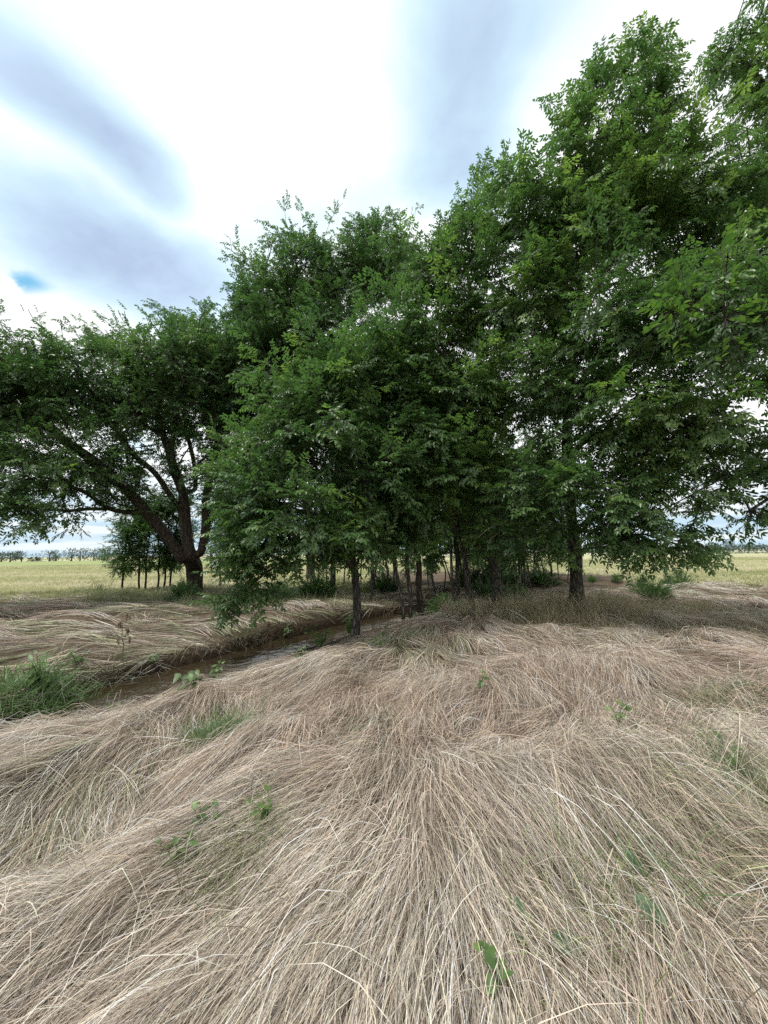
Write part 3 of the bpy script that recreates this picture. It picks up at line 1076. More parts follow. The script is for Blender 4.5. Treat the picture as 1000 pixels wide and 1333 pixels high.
def grow_mesh(sk, R, name, parent, loc, bark, twig, rmin=0.006, flare=1.6, power=0.5, split=0.035):
    P = np.array(sk.p)
    par = np.array(sk.par)
    n = len(P)
    cnt = np.zeros(n)
    haschild = np.zeros(n, bool)
    haschild[par[1:]] = True
    cnt[~haschild] = 1
    for i in range(n - 1, 0, -1):
        cnt[par[i]] += cnt[i]
    rad = np.maximum(rmin, R * (cnt / cnt[0]) ** power)
    z0 = P[0, 2]
    rad *= 1 + (flare - 1) * np.exp(-np.clip(P[:, 2] - z0, 0, 9) / 0.22) * (rad > 0.5 * R)
    child = [[] for _ in range(n)]
    for i in range(1, n):
        child[par[i]].append(i)
    # chains of thick nodes
    V, Q = [], []
    nv = 0
    starts = [(0, None)]
    thin_edges = []
    while starts:
        s, pr = starts.pop()
        chain = [pr] if pr is not None else []
        cur = s
        while True:
            chain.append(cur)
            ch = sorted(child[cur], key=lambda c: -cnt[c])
            if not ch:
                break
            for c in ch[1:]:
                (starts if rad[c] > split * 0.6 else thin_edges).append((c, cur))
            if rad[ch[0]] <= split * 0.6:
                thin_edges.append((ch[0], cur))
                break
            cur = ch[0]
        if len(chain) < 2:
            continue
        pts = P[chain]
        rr = rad[chain].copy()
        if pr is not None:
            rr[0] = min(rr[0], rr[1] * 1.25)
        # resample smoothly
        m = max(3, len(chain) * 3)
        ti = np.linspace(0, len(chain) - 1, m)
        sm = np.stack([np.interp(ti, np.arange(len(chain)), pts[:, k]) for k in range(3)], -1)
        for _ in range(2):
            sm[1:-1] = 0.25 * sm[:-2] + 0.5 * sm[1:-1] + 0.25 * sm[2:]
        rs_ = np.interp(ti, np.arange(len(chain)), rr)
        tang = np.gradient(sm, axis=0)
        tang /= np.linalg.norm(tang, axis=1)[:, None] + 1e-9
        ns_ = 14 if rr.max() > 0.1 else 8
        ref = np.array([1.0, 0, 0]) if abs(tang[0][0]) < 0.9 else np.array([0, 1.0, 0])
        X = np.cross(tang, ref)
        X /= np.linalg.norm(X, axis=1)[:, None]
        Y = np.cross(tang, X)
        th = np.linspace(0, 2 * PI, ns_, endpoint=False)
        bumps = 1 + 0.09 * np.sin(3 * th[None] + sm[:, 2:3] * 1.3 + s) + 0.05 * np.sin(7 * th[None] + sm[:, 2:3] * 3.1)
        bumps += 0.05 * np.sin(sm[:, 2:3] * 5 + s) * np.sin(2 * th[None])
        rg = rs_[:, None] * bumps
        vv = sm[:, None] + X[:, None] * (np.cos(th)[None] * rg)[..., None] + Y[:, None] * (np.sin(th)[None] * rg)[..., None]
        V.append(vv.reshape(-1, 3))
        i0 = np.arange(m - 1)[:, None] * ns_ + np.arange(ns_)[None]
        i1 = np.arange(m - 1)[:, None] * ns_ + (np.arange(ns_)[None] + 1) % ns_
        Q.append(np.stack((i0, i1, i1 + ns_, i0 + ns_), -1).reshape(-1, 4) + nv)
        nv += m * ns_
    trunk = mesh_np(name, np.concatenate(V), np.concatenate(Q), 4, bark, parent, True, loc=loc)
    # thin edges: every descendant
    E = []
    stack = list(thin_edges)
    while stack:
        c, q = stack.pop()
        E.append((q, c))
        for cc in child[c]:
            stack.append((cc, c))
    br = None
    if E:
        E = np.array(E)
        A, B = P[E[:, 0]], P[E[:, 1]]
        ra, rb = np.minimum(rad[E[:, 0]], rad[E[:, 1]] * 1.4), rad[E[:, 1]]
        d = B - A
        d /= np.linalg.norm(d, axis=1)[:, None] + 1e-9
        ref = np.where(np.abs(d[:, 2:3]) > 0.9, np.array([[1.0, 0, 0]]), np.array([[0, 0, 1.0]]))
        X = np.cross(d, ref)
        X /= np.linalg.norm(X, axis=1)[:, None]
        Y = np.cross(d, X)
        ns_ = 5
        th = np.linspace(0, 2 * PI, ns_, endpoint=False)
        ca = X[:, None] * np.cos(th)[None, :, None] + Y[:, None] * np.sin(th)[None, :, None]
        V = np.concatenate((A[:, None] + ca * ra[:, None, None], B[:, None] + ca * rb[:, None, None]), 1).reshape(-1, 3)
        k = np.arange(ns_)
        b0 = (np.arange(len(E)) * 2 * ns_)[:, None]
        Q = np.stack((b0 + k, b0 + (k + 1) % ns_, b0 + ns_ + (k + 1) % ns_, b0 + ns_ + k), -1).reshape(-1, 4)
        br = mesh_np('branches', V, Q, 4, twig, parent, loc=loc)
        br['kind'] = 'stuff'
    return trunk, br


def lobe(px, py, Y, rx, ry, dens=1.0, deep=0.9):
    c = at(px, py, Y)
    k = np.linalg.norm(c - CAM) / F * math.cos(math.atan(math.hypot(px - 500, py - 666) / F)) * 1.0
    k = Y / F / max(0.35, (fwd + right * (px - 500) / F + up * (666.5 - py) / F)[1])
    return c, np.array([rx * k, rx * k * deep, ry * k]), dens


def make_tree(name, label, base, R, trunk_pts, lobes, ng, seed, cat='tree', group=None, bark=M_BARK,
              spacing=0.52, sprays=4, size=1.05, tint=0.42, whips=0.05, power=0.5, droop=0.15, limb_rise=0.08, rmin=0.006, flare=1.5, leaders=(), lo=4, trunk_wob=0.02):
    rs = np.random.RandomState(seed)
    bz = float(H(np.array([base[0]]), np.array([base[1]]))[0])
    loc = np.array([base[0], base[1], bz])
    root = tag(empty(name, loc), label, cat, group)
    sk = Skel(loc - np.array([0, 0, 0.15]))
    cur = sk.add(loc + np.array([0, 0, 0.12]), 0)
    for q in trunk_pts:
        cur = sk.path(cur, loc + np.array(q, float), rs, 0.35, wob=trunk_wob)
    top = cur
    for ld in leaders:
        f = sk.nearest(at(*ld[0]), 0.0, 0.0, 2)
        for q in ld:
            f = sk.path(f, at(*q), rs, 0.35, wob=0.03)
    cents = [(c, r, d) for c, r, d in lobes]
    order = sorted(range(len(cents)), key=lambda i: np.linalg.norm(cents[i][0] - sk.p[cur]))
    n_trunk = len(sk.p)
    for i in order:
        c = cents[i][0] - np.array([0, 0, 0.25 * cents[i][1][2]])
        f = sk.nearest(c, 0.5, 0.7, min(lo, len(sk.p) - 2))
        sk.path(f, c, rs, 0.5, wob=0.06, rise=limb_rise)
    tips = []
    for c, r, dens in cents:
        vol = 4.19 * r.prod()
        n = max(6, int(dens * vol / spacing ** 3))
        v = rs.normal(0, 1, (n, 3))
        v /= np.linalg.norm(v, axis=1)[:, None]
        rad = rs.rand(n) ** (1 / 2.6)
        lump = 0.87 + 0.20 * np.sin(v[:, 0] * 5 + c[0] * 3) * np.sin(v[:, 1] * 4 + c[1]) + 0.15 * np.sin(v[:, 2] * 6 + c[2] * 2)
        wh = rs.rand(n) < whips
        v[:, 2] = np.where(wh, np.abs(v[:, 2]) + 0.4, v[:, 2])
        rad = np.where(wh, rs.uniform(0.95, 1.12, n), rad)
        q = c + v * r * (rad * lump)[:, None]
        for a, vv in zip(q, v):
            tips.append((a, vv, c))
    tips.sort(key=lambda x: np.linalg.norm(x[0] - x[2]))
    P, D, S = [], [], []
    for a, vv, c in tips:
        if a[2] < bz + 0.35:
            a = a.copy()
            a[2] = bz + 0.35 + rs.rand() * 0.3
        f = sk.nearest(a)
        L = np.linalg.norm(a - sk.p[f])
        e = sk.path(f, a, rs, 0.4, wob=0.05, rise=0.03)
        dr = a - sk.p[f]
        dr = dr / (np.linalg.norm(dr) + 1e-6)
        ns_ = sprays + (min(4, int((L - 0.8) / 0.2)) if L > 1.0 else 0)
        for k in range(ns_):
            t_ = 1 - 0.95 * (k + 0.6 * rs.rand()) / max(1, ns_) if k else 1.0
            pos = sk.p[f] + (a - sk.p[f]) * t_ + rs.normal(0, 0.09, 3)
            d = 0.55 * vv + 0.55 * dr + rs.normal(0, 0.45 + 0.25 * k, 3)
            d[2] = d[2] * 0.75 - droop
            P.append(pos)
            D.append(d)
            S.append(size * rs.uniform(0.75, 1.2))
    P, D = np.array(P), np.array(D)
    tn = tint + 0.5 * fbm(P[:, 0] + P[:, 2] * 0.7 + seed, P[:, 1] + P[:, 2], 0.9, 2) + rs.normal(0, 0.12, len(P))
    young = rs.rand(len(P)) < 0.05
    tn = np.clip(tn + young * 0.4, 0, 1)
    grow_mesh(sk, R, 'trunk', root, loc, bark, M_TWIG, power=power, rmin=rmin, flare=flare)
    crown('crown', P, D, S, tn, ng, NVAR[ng], rs, root, loc)
    return root


def gpos(px, py, z=0.0):
    p = at_z(px, py, z)
    return p[0], p[1]


# big tree at left
bG = gpos(252, 776)
make_tree('ash_tree', 'broad dark tree with forked brown trunk standing alone at left', bG, 0.30,
          [(0.05, 0, 0.6), (0.02, 0.0, 1.1)],
          [lobe(205, 640, 14.2, 40, 40, .7), lobe(235, 590, 14.6, 40, 45, .7), lobe(275, 600, 14.9, 40, 50, .7), lobe(285, 660, 15.2, 30, 40, .6), lobe(165, 660, 13.6, 45, 30, .7),
           lobe(15, 520, 12.5, 85, 90), lobe(100, 505, 13.5, 85, 65), lobe(195, 492, 15, 78, 60), lobe(285, 474, 16, 78, 60),
           lobe(50, 615, 12, 75, 62), lobe(125, 600, 13, 65, 62), lobe(185, 535, 14, 70, 62, .75), lobe(265, 520, 15, 70, 62, .75),
           lobe(-80, 560, 12, 90, 120), lobe(310, 560, 15, 60, 70, .6), lobe(150, 450, 16, 45, 28), lobe(255, 432, 17, 50, 26),
           lobe(40, 476, 14, 50, 32), lobe(60, 670, 11.5, 60, 22, .8), lobe(-20, 650, 11, 60, 40), lobe(340, 440, 17, 40, 50),
           lobe(240, 470, 13.5, 70, 45, .7), lobe(310, 490, 14.5, 55, 60, .7), lobe(10, 486, 13, 60, 42)],
          NG_ELM, 1, bark=M_BARKB, spacing=0.52, sprays=4, power=0.46, lo=7, tint=0.33,
          leaders=[[(246, 722, 14.7), (243, 690, 14.7), (238, 640, 14.6), (222, 590, 14.4), (205, 545, 14.4), (190, 490, 14.6)],
                   [(262, 722, 14.8), (268, 690, 14.9), (270, 640, 15.0), (282, 590, 15.2), (292, 540, 15.4), (290, 480, 15.8)],
                   [(238, 730, 14.6), (224, 708, 14.4), (203, 680, 14.0), (180, 652, 13.6), (140, 615, 13.2), (90, 580, 12.8)],
                   [(238, 668, 14.6), (215, 635, 14.2), (182, 600, 13.8), (150, 555, 13.6), (120, 510, 13.5)],
                   [(266, 690, 14.9), (285, 655, 15.0), (315, 615, 15.0), (330, 580, 15)],
                   [(254, 640, 14.9), (250, 590, 15.2), (240, 540, 15.6), (245, 470, 16)]])

# tall tree behind the middle
bH = gpos(404, 757)
make_tree('ash_tree', 'tall dark tree rising behind the middle of the grove', bH, 0.24,
          [(0.1, 0, 2.5), (0.3, 0, 5.0), (0.5, 0, 7.5)],
          [lobe(400, 358, 15, 60, 52), lobe(350, 405, 15, 55, 65), lobe(458, 360, 15.5, 52, 62), lobe(430, 440, 15, 75, 70, .6),
           lobe(365, 490, 15, 60, 60), lobe(500, 350, 16, 55, 60), lobe(410, 314, 15.5, 24, 22), lobe(355, 310, 15.5, 20, 22),
           lobe(485, 308, 16, 20, 22), lobe(330, 560, 15, 50, 60), lobe(440, 540, 15, 70, 70), lobe(340, 470, 14, 50, 60), lobe(390, 420, 14, 60, 60), lobe(300, 500, 14.5, 45, 60),
           lobe(300, 620, 14.5, 45, 60), lobe(350, 620, 14, 50, 60), lobe(325, 405, 15, 34, 46), lobe(335, 360, 15.2, 24, 28)],
          NG_ELM, 2, spacing=0.54, sprays=5, tint=0.28)

# tree leaning over the creek, low hanging boughs
bF = gpos(462, 838, -0.3)
make_tree('ash_tree', 'low boughed tree on the creek bank with foliage hanging to the grass', bF, 0.085,
          [(0.0, 0.1, 1.5), (-0.05, 0.2, 3.0), (-0.1, 0.3, 4.6)],
          [lobe(400, 565, 7.6, 85, 48), lobe(335, 625, 7.2, 55, 48), lobe(400, 655, 6.9, 80, 42), lobe(475, 615, 7.6, 65, 55),
           lobe(322, 705, 7.4, 38, 42), lobe(440, 690, 7.0, 50, 26), lobe(520, 640, 8.2, 45, 55), lobe(450, 500, 8.2, 75, 50),
           lobe(360, 690, 7.2, 45, 32), lobe(530, 560, 8.4, 50, 55), lobe(375, 520, 8.2, 55, 45), lobe(318, 765, 7.8, 22, 22, .6),
           lobe(480, 690, 8.3, 45, 30, .8), lobe(320, 650, 7.6, 40, 50), lobe(310, 735, 7.8, 30, 34), lobe(345, 740, 7.6, 32, 26), lobe(390, 710, 7.4, 40, 22),
           lobe(530, 700, 8.8, 40, 24, .8), lobe(322, 655, 8.2, 34, 46), lobe(318, 705, 8.0, 28, 38), lobe(430, 715, 6.9, 45, 22), lobe(480, 712, 7.2, 40, 22), lobe(318, 590, 8.4, 36, 45)],
          NG_ASH, 3, spacing=0.45, sprays=4, tint=0.45)

# middle tree right of centre
bC = gpos(648, 797)
make_tree('ash_tree', 'straight dark trunked tree in the middle of the grove', bC, 0.12,
          [(0.0, 0.0, 1.8), (0.05, 0.1, 3.4), (0.0, 0.1, 5.2), (-0.2, 0, 7.0)],
          [lobe(565, 355, 9.6, 54, 58), lobe(625, 318, 9.6, 48, 58), lobe(560, 430, 9.2, 68, 65), lobe(640, 400, 9.6, 68, 75, .8),
           lobe(600, 520, 9.2, 80, 65), lobe(680, 500, 10.4, 75, 75, .6), lobe(610, 610, 9.4, 75, 52), lobe(690, 610, 10.4, 65, 50, .6),
           lobe(545, 675, 9.0, 48, 36), lobe(500, 450, 9.2, 50, 60), lobe(578, 302, 9.8, 28, 24), lobe(622, 272, 9.8, 24, 22),
           lobe(530, 312, 9.8, 24, 22), lobe(640, 680, 10, 50, 22)],
          NG_ASH, 4, spacing=0.52, tint=0.48, sprays=4)

# front tree at right
bA = gpos(752, 800)
make_tree('ash_tree', 'tallest tree at right with a straight grey trunk in standing grass', bA, 0.155,
          [(0.0, 0.0, 2.2), (-0.05, -0.1, 4.0), (0.1, -0.2, 6.0), (0.4, -0.3, 8.0), (0.8, -0.4, 10.0)],
          [lobe(694, 282, 8.4, 54, 72), lobe(752, 198, 8.4, 50, 62), lobe(824, 155, 8.2, 58, 70), lobe(760, 300, 8.2, 85, 85),
           lobe(860, 250, 8.0, 85, 90), lobe(700, 385, 8.4, 65, 65), lobe(800, 420, 7.6, 80, 75),
           lobe(905, 410, 7.4, 85, 85), lobe(725, 500, 8.4, 65, 58), lobe(820, 540, 7.6, 88, 72), lobe(915, 545, 7.2, 72, 72),
           lobe(700, 635, 8.4, 75, 40), lobe(770, 645, 7.6, 75, 48), lobe(845, 655, 7.4, 65, 50), lobe(885, 705, 7.4, 45, 20, .9),
           lobe(845, 66, 8.2, 28, 34, .8), lobe(778, 118, 8.2, 24, 30, .8), lobe(664, 232, 8.4, 22, 26), lobe(930, 330, 8, 70, 80), lobe(905, 635, 7.3, 55, 42), lobe(870, 600, 7.6, 60, 48), lobe(650, 695, 8.6, 45, 20, .8), lobe(800, 692, 8.0, 60, 26), lobe(715, 694, 8.6, 45, 20), lobe(850, 712, 7.4, 42, 20)],
          NG_ASH, 5, spacing=0.50, tint=0.5, sprays=4)

# tree whose crown hangs in from the right edge of the picture
make_tree('ash_tree', 'leafy tree at the right edge with bright boughs reaching across', (10.6, 8.3), 0.2,
          [(0.0, 0.0, 2.2), (-0.2, -0.1, 4.0), (-0.3, -0.2, 6.5), (-0.3, 0, 9)],
          [lobe(955, 60, 9.2, 42, 45), lobe(1010, 110, 9, 60, 80), lobe(1000, 230, 8.4, 60, 80), lobe(1040, 350, 7.5, 80, 90),
           lobe(1000, 470, 7, 60, 70), lobe(985, 590, 7, 38, 42, .7), lobe(1060, 600, 7, 60, 80), lobe(975, 660, 7.2, 26, 20, .6),
           lobe(1110, 200, 9, 90, 120), lobe(930, 395, 6.0, 60, 45), lobe(985, 350, 6.0, 50, 60), lobe(880, 400, 6.0, 40, 40, .8), lobe(960, 420, 5.4, 50, 35), lobe(1000, 400, 5.2, 40, 40)],
          NG_ASH, 6, spacing=0.54, tint=0.5, sprays=4)


# ------------------------------------------------------------------ thin saplings of the grove
def world_lobe(x, y, z, r, rz, dens=1.0):
    return np.array([x, y, z], float), np.array([r, r, rz], float), dens


def copy_thing(root, loc, rz, scale=1.0, label=None, group=None):
    r = root.copy()
    C.objects.link(r)
    r.location = [float(v) for v in loc]
    r.rotation_euler = (0, 0, rz)
    r.scale = (scale,) * 3
    if label:
        r['label'] = label
    if group:
        r['group'] = group
    for ch in list(root.children):
        c = ch.copy()
        C.objects.link(c)
        c.parent = r
        for g in list(ch.children):
            d = g.copy()
            C.objects.link(d)
            d.parent = c
    return r


def ground_pt(px, Y):
    d = fwd + right * (px - 500) / F + up * (666.5 - 730) / F
    x = d[0] / d[1] * Y
    return np.array([x, Y, float(H(np.array([x]), np.array([Y]))[0])])


SAP_LABEL = 'thin dark sapling trunk standing in the shade of the grove'
SAP_GROUP = 'thin saplings in the shaded grove'


def sap_label(px):
    if px < 600:
        return 'thin dark sapling trunk in the shade left of the leaning dark trunk'
    if px < 655:
        return 'thin dark sapling trunk deep in the shade around the straight middle trunk'
    return 'thin sapling trunk between the straight middle trunk and the grey trunk at right'


protos = []
for i in range(4):
    rs_i = np.random.RandomState(60 + i)
    px, Y = ((566, 14.0), (590, 12.5), (668, 14.5), (690, 17.0))[i]
    g = ground_pt(px, Y)
    ln = rs_i.normal(0, 0.6, 2)
    hgt = (5.2, 6.2, 5.6, 4.6)[i]
    lobes = [(np.array([g[0] + ln[0] + rs_i.normal(0, 0.45), g[1] + ln[1] + rs_i.normal(0, 0.45), g[2] + hgt * f]),
              np.array([0.8, 0.8, 0.75]), 1.0) for f in ((0.5, 0.66, 0.82, 0.98), (0.4, 0.6, 0.8, 0.98), (0.36, 0.55, 0.75, 0.95), (0.3, 0.5, 0.7, 0.95))[i]]
    protos.append(make_tree('sapling', sap_label(px), g, (0.036, 0.045, 0.032, 0.028)[i],
                            [(ln[0] * 0.2, ln[1] * 0.2, hgt * 0.25), (ln[0] * 0.5, ln[1] * 0.5, hgt * 0.5), (ln[0], ln[1], hgt * 0.8)],
                            lobes, NG_ASH, 70 + i, cat='sapling', group=SAP_GROUP, spacing=0.6, sprays=4, flare=1.2, rmin=0.004, trunk_wob=0.05))
spots = [(486, 15), (503, 16.5), (557, 18), (577, 16), (600, 19), (606, 14.5), (622, 13), (630, 15.5), (636, 17), (643, 19),
         (657, 16), (663, 18.5), (674, 15.5), (679, 20), (684, 14), (700, 19), (707, 22), (716, 18), (727, 21), (540, 20),
         (615, 21), (648, 22), (672, 23), (586, 22), (470, 19), (512, 21), (738, 24), (626, 24), (694, 24), (604, 22), (611, 26), (619, 24), (629, 20), (640, 26), (651, 20), (660, 27), (667, 22), (676, 26), (633, 28), (597, 25), (688, 22), (646, 29), (702, 26), (430, 16.5), (448, 18.5), (655, 25)]
for i, (px, Y) in enumerate(spots):
    copy_thing(protos[i % 4], ground_pt(px, Y), RS.rand() * 6.28, RS.uniform(0.8, 1.2), sap_label(px))


def young_tree(px, Y, R, lean, hgt, label, seed, bark=M_BARK, r=1.0, ng=NG_ASH, fr=(0.5, 0.68, 0.84, 1.0), group=None, dens=0.8, spacing=0.5, name='young_tree'):
    g = ground_pt(px, Y)
    rs_i = np.random.RandomState(seed)
    lobes = [(np.array([g[0] + lean[0] * f + rs_i.normal(0, 0.35 * r), g[1] + lean[1] * f + rs_i.normal(0, 0.35 * r), g[2] + hgt * f]),
              np.array([r, r, hgt * 0.14]), dens) for f in fr]
    tp = [(lean[0] * f, lean[1] * f, hgt * f) for f in (0.22, 0.45, 0.72)]
    return make_tree(name, label, g, R, tp, lobes, ng, seed, group=group, bark=bark, spacing=spacing, sprays=4, flare=1.25, rmin=0.004, trunk_wob=0.035)


young_tree(548, 9.3, 0.068, (-0.1, 0.3), 6.2, 'young tree with pale brown trunk at the edge of the creek bank', 81, M_BARKB)
young_tree(533, 9.1, 0.05, (-0.25, 0.3), 6.0, 'slim black trunk just left of the pale brown young tree', 82)
young_tree(524, 8.9, 0.042, (-0.75, 0.3), 6.0, 'slim black trunk leaning left beside the creek pool', 83)
young_tree(613, 10.6, 0.07, (-0.75, 0.4), 7.0, 'dark trunk leaning left beside the straight middle trunk', 84)
young_tree(595, 13.0, 0.075, (0.2, 0.4), 7.0, 'dark slim trunk behind the leaning one in the grove', 85)
young_tree(432, 15.0, 0.10, (0.2, 0.4), 6.5, 'dark trunk at the back of the creek bend', 87, r=1.4)
young_tree(484, 14.5, 0.07, (0.1, 0.3), 6.0, 'dark trunk behind the low boughed creek tree', 88, r=1.2)

# dark undergrowth in the shade
for i, (px, Y, w_, h_, lab) in enumerate(((545, 12.5, 0.4, 0.3, 'dark low bush behind the slim trunks in the grove'), (578, 12.0, 0.4, 0.35, 'dark bush left of the leaning trunk in the grove'),
                                        (632, 13.5, 0.4, 0.35, 'dark bush just left of the straight middle trunk'), (668, 12.6, 0.4, 0.25, 'low green bush right of the straight middle trunk'),
                                        (705, 19, 0.6, 0.6, 'shaded bush among the thin saplings at the right of the grove'), (610, 18, 0.7, 0.9, 'tall dark bush deep in the grove'),
                                        (650, 20, 0.8, 1.0, 'tall dark bush deep in the grove behind the middle trunk'), (360, 13.5, 0.8, 0.6, 'dark bush under the hanging boughs left of the creek bend'),
                                        (410, 14.5, 0.8, 0.7, 'dark bush beside the back trunk of the creek bend'), (500, 17, 0.8, 0.7, 'dark low bush beyond the pool'),
                                        (240, 14.4, 0.35, 0.6, 'small dark bush against the foot of the big left trunk'))):
    g = ground_pt(px, Y)
    rs_i = np.random.RandomState(140 + i)
    root = tag(empty('shrub', g), lab, 'shrub', 'dark bushes in the shade of the trees')
    n = int(260 * w_ * h_ / 0.3)
    v = rs_i.normal(0, 1, (n, 3))
    v[:, 2] = np.abs(v[:, 2])
    v /= np.linalg.norm(v, axis=1)[:, None]
    q = v * (rs_i.rand(n) ** 0.45)[:, None] * np.array([w_, w_, h_]) * rs_i.uniform(0.6, 1.25, n)[:, None]
    crown('foliage', q + np.array([0, 0, 0.05]), v + np.array([0, 0, 0.3]), rs_i.uniform(0.4, 0.8, n), np.clip(rs_i.normal(0.4, 0.2, n), 0, 1), NG_ELM, 7, rs_i, root)
    V, Fa = [], []
    for k in range(9):
        o_ = len(V)
        V += tri_tube(rs_i.normal(0, 0.05, 3) * (1, 1, 0) - np.array([0, 0, 0.05]), q[k] * 0.9, 0.01)
        Fa += [tuple(o_ + j for j in f) for f in TF]
    me = bpy.data.meshes.new('stem')
    me.from_pydata([tuple(a) for a in V], [], Fa)
    me.materials.append(M_TWIG)
    link(bpy.data.objects.new('stem', me), root)

# saplings behind the big left tree
LS = 'light green sapling clump behind the big left tree'
for i, (px, Y, h_) in enumerate(((161, 18.5, 3.9), (184, 18.3, 4.3), (191, 18.8, 4.2), (207, 19.5, 4.6), (215, 19, 4.4), (223, 19.4, 4.6), (288, 20, 4.2), (310, 21, 4.4))):
    lab = {0: 'leftmost light green sapling at the end of the tree row', 6: 'light green sapling just right of the big left trunk',
           7: 'light green sapling half hidden between big left tree and hanging boughs'}.get(i, 'light green sapling, %s behind the big left tree' % {1: 'second from the left', 2: 'third from the left', 3: 'the middle one', 4: 'first of the close pair', 5: 'the one nearest the big trunk'}.get(i))
    young_tree(px, Y, 0.045, (RS.normal(0, 0.2), 0.1), h_, lab, 90 + i, M_TWIG, r=0.85, ng=NG_FRESH, fr=(0.34, 0.5, 0.66, 0.82, 0.96), dens=1.4,
               group='saplings behind the big left tree', name='sapling', spacing=0.42)

# ------------------------------------------------------------------ shrubs in the right field edge
for i, (px, py, w_, h_, lab) in enumerate((
        (838, 775, 0.42, 0.62, 'round green shrub, left one of the bushes right of the grey trunk'),
        (856, 789, 0.38, 0.42, 'low bright green shrub in front of the other bushes at right'),
        (872, 764, 0.30, 0.42, 'small dark green shrub at the back of the bushes at right'),
        (889, 772, 0.36, 0.62, 'upright dark green shrub, rightmost of the bushes beyond the tall grass'),
        (803, 757, 0.20, 0.32, 'small low green plant by itself right of the grey trunk'),
        (771, 760, 0.16, 0.26, 'tiny low green plant against the grey trunk'))):
    x_, y_ = gpos(px, py)
    g = np.array([x_, y_, float(H(np.array([x_]), np.array([y_]))[0])])
    rs_i = np.random.RandomState(110 + i)
    root = tag(empty('shrub', g), lab, 'shrub', 'green shrubs beyond the tall grass at right')
    n = int(420 * w_ / 0.4)
    v = rs_i.normal(0, 1, (n, 3))
    v[:, 2] = np.abs(v[:, 2])
    v /= np.linalg.norm(v, axis=1)[:, None]
    q = v * (rs_i.rand(n) ** 0.45)[:, None] * np.array([w_, w_, h_]) * rs_i.uniform(0.75, 1.2, n)[:, None]
    crown('foliage', q + np.array([0, 0, 0.08]), v + np.array([0, 0, 0.5]), rs_i.uniform(0.28, 0.5, n), np.clip(rs_i.normal(0.45, 0.25, n), 0, 1), NG_FRESH, 5, rs_i, root)
    V, Fa = [], []
    for k in range(9):
        o_ = len(V)
        V += tri_tube(np.zeros(3) + rs_i.normal(0, 0.03, 3) * (1, 1, 0) - np.array([0, 0, 0.05]), q[k] * 0.9, 0.008)
        Fa += [tuple(o_ + j for j in f) for f in TF]
    me = bpy.data.meshes.new('stem')
    me.from_pydata([tuple(a) for a in V], [], Fa)
    me.materials.append(M_TWIG)
    link(bpy.data.objects.new('stem', me), root)


# ------------------------------------------------------------------ single weeds with countable leaves
def leaf_mesh(L, W, mat, curl=0.25, fold=0.2, blunt=False):
    st = ((0, 0), (0.12, 0.24), (0.35, 0.5), (0.62, 0.42), (0.86, 0.2), (1, 0)) if not blunt else \
         ((0, 0), (0.1, 0.36), (0.35, 0.52), (0.65, 0.5), (0.9, 0.28), (1, 0))
    V, Fa, rows = [], [], []
    for t_, w_ in st:
        z = -curl * L * t_ * t_
        c = len(V)
        if w_ == 0:
            V.append((0, L * t_, z))
            rows.append((c,))
        else:
            V += [(-W * w_, L * t_, z + fold * W * w_), (0, L * t_, z), (W * w_, L * t_, z + fold * W * w_)]
            rows.append((c, c + 1, c + 2))
    for a, b in zip(rows, rows[1:]):
        if len(a) == 1:
            Fa += [(a[0], b[1], b[0]), (a[0], b[2], b[1])]
        elif len(b) == 1:
            Fa += [(a[0], a[1], b[0]), (a[1], a[2], b[0])]
        else:
            Fa += [(a[0], a[1], b[1], b[0]), (a[1], a[2], b[2], b[1])]
    me = bpy.data.meshes.new('leaf')
    me.from_pydata(V, [], Fa)
    me.polygons.foreach_set('use_smooth', np.ones(len(Fa), bool))
    me.materials.append(mat)
    me.update()
    return me


def tube_path(pts, rad, sides=5):
    pts = [np.asarray(q, float) for q in pts]
    V, Fa = [], []
    for i, q in enumerate(pts):
        d = pts[min(i + 1, len(pts) - 1)] - pts[max(i - 1, 0)]
        d = d / (np.linalg.norm(d) + 1e-9)
        s_ = np.cross(d, (0.31, 0.2, 0.93) if abs(d[2]) < 0.9 else (1, 0.1, 0))
        s_ /= np.linalg.norm(s_)
        n_ = np.cross(s_, d)
        r = rad[i] if isinstance(rad, (list, tuple, np.ndarray)) else rad
        V += [tuple(q + r * (s_ * math.cos(a) + n_ * math.sin(a))) for a in np.linspace(0, 2 * PI, sides, endpoint=False)]
    for i in range(len(pts) - 1):
        for k in range(sides):
            Fa.append((i * sides + k, i * sides + (k + 1) % sides, (i + 1) * sides + (k + 1) % sides, (i + 1) * sides + k))
    Fa.append(tuple(range(sides))[::-1])
    Fa.append(tuple((len(pts) - 1) * sides + k for k in range(sides)))
    return V, Fa


def part_mesh(name, V, Fa, mat, parent, smooth=True):
    me = bpy.data.meshes.new(name)
    me.from_pydata([tuple(map(float, v)) for v in V], [], Fa)
    if smooth:
        me.polygons.foreach_set('use_smooth', np.ones(len(Fa), bool))
    me.materials.append(mat)
    me.update()
    return link(bpy.data.objects.new(name, me), parent)


def place_leaf(me, parent, pos, az, pitch, roll, s_=1.0):
    o = bpy.data.objects.new('leaf', me)
    link(o, parent)
    o.location = [float(v) for v in pos]
    o.rotation_mode = 'ZYX'
    o.rotation_euler = (pitch, roll, az)
    o.scale = (s_,) * 3
    return o


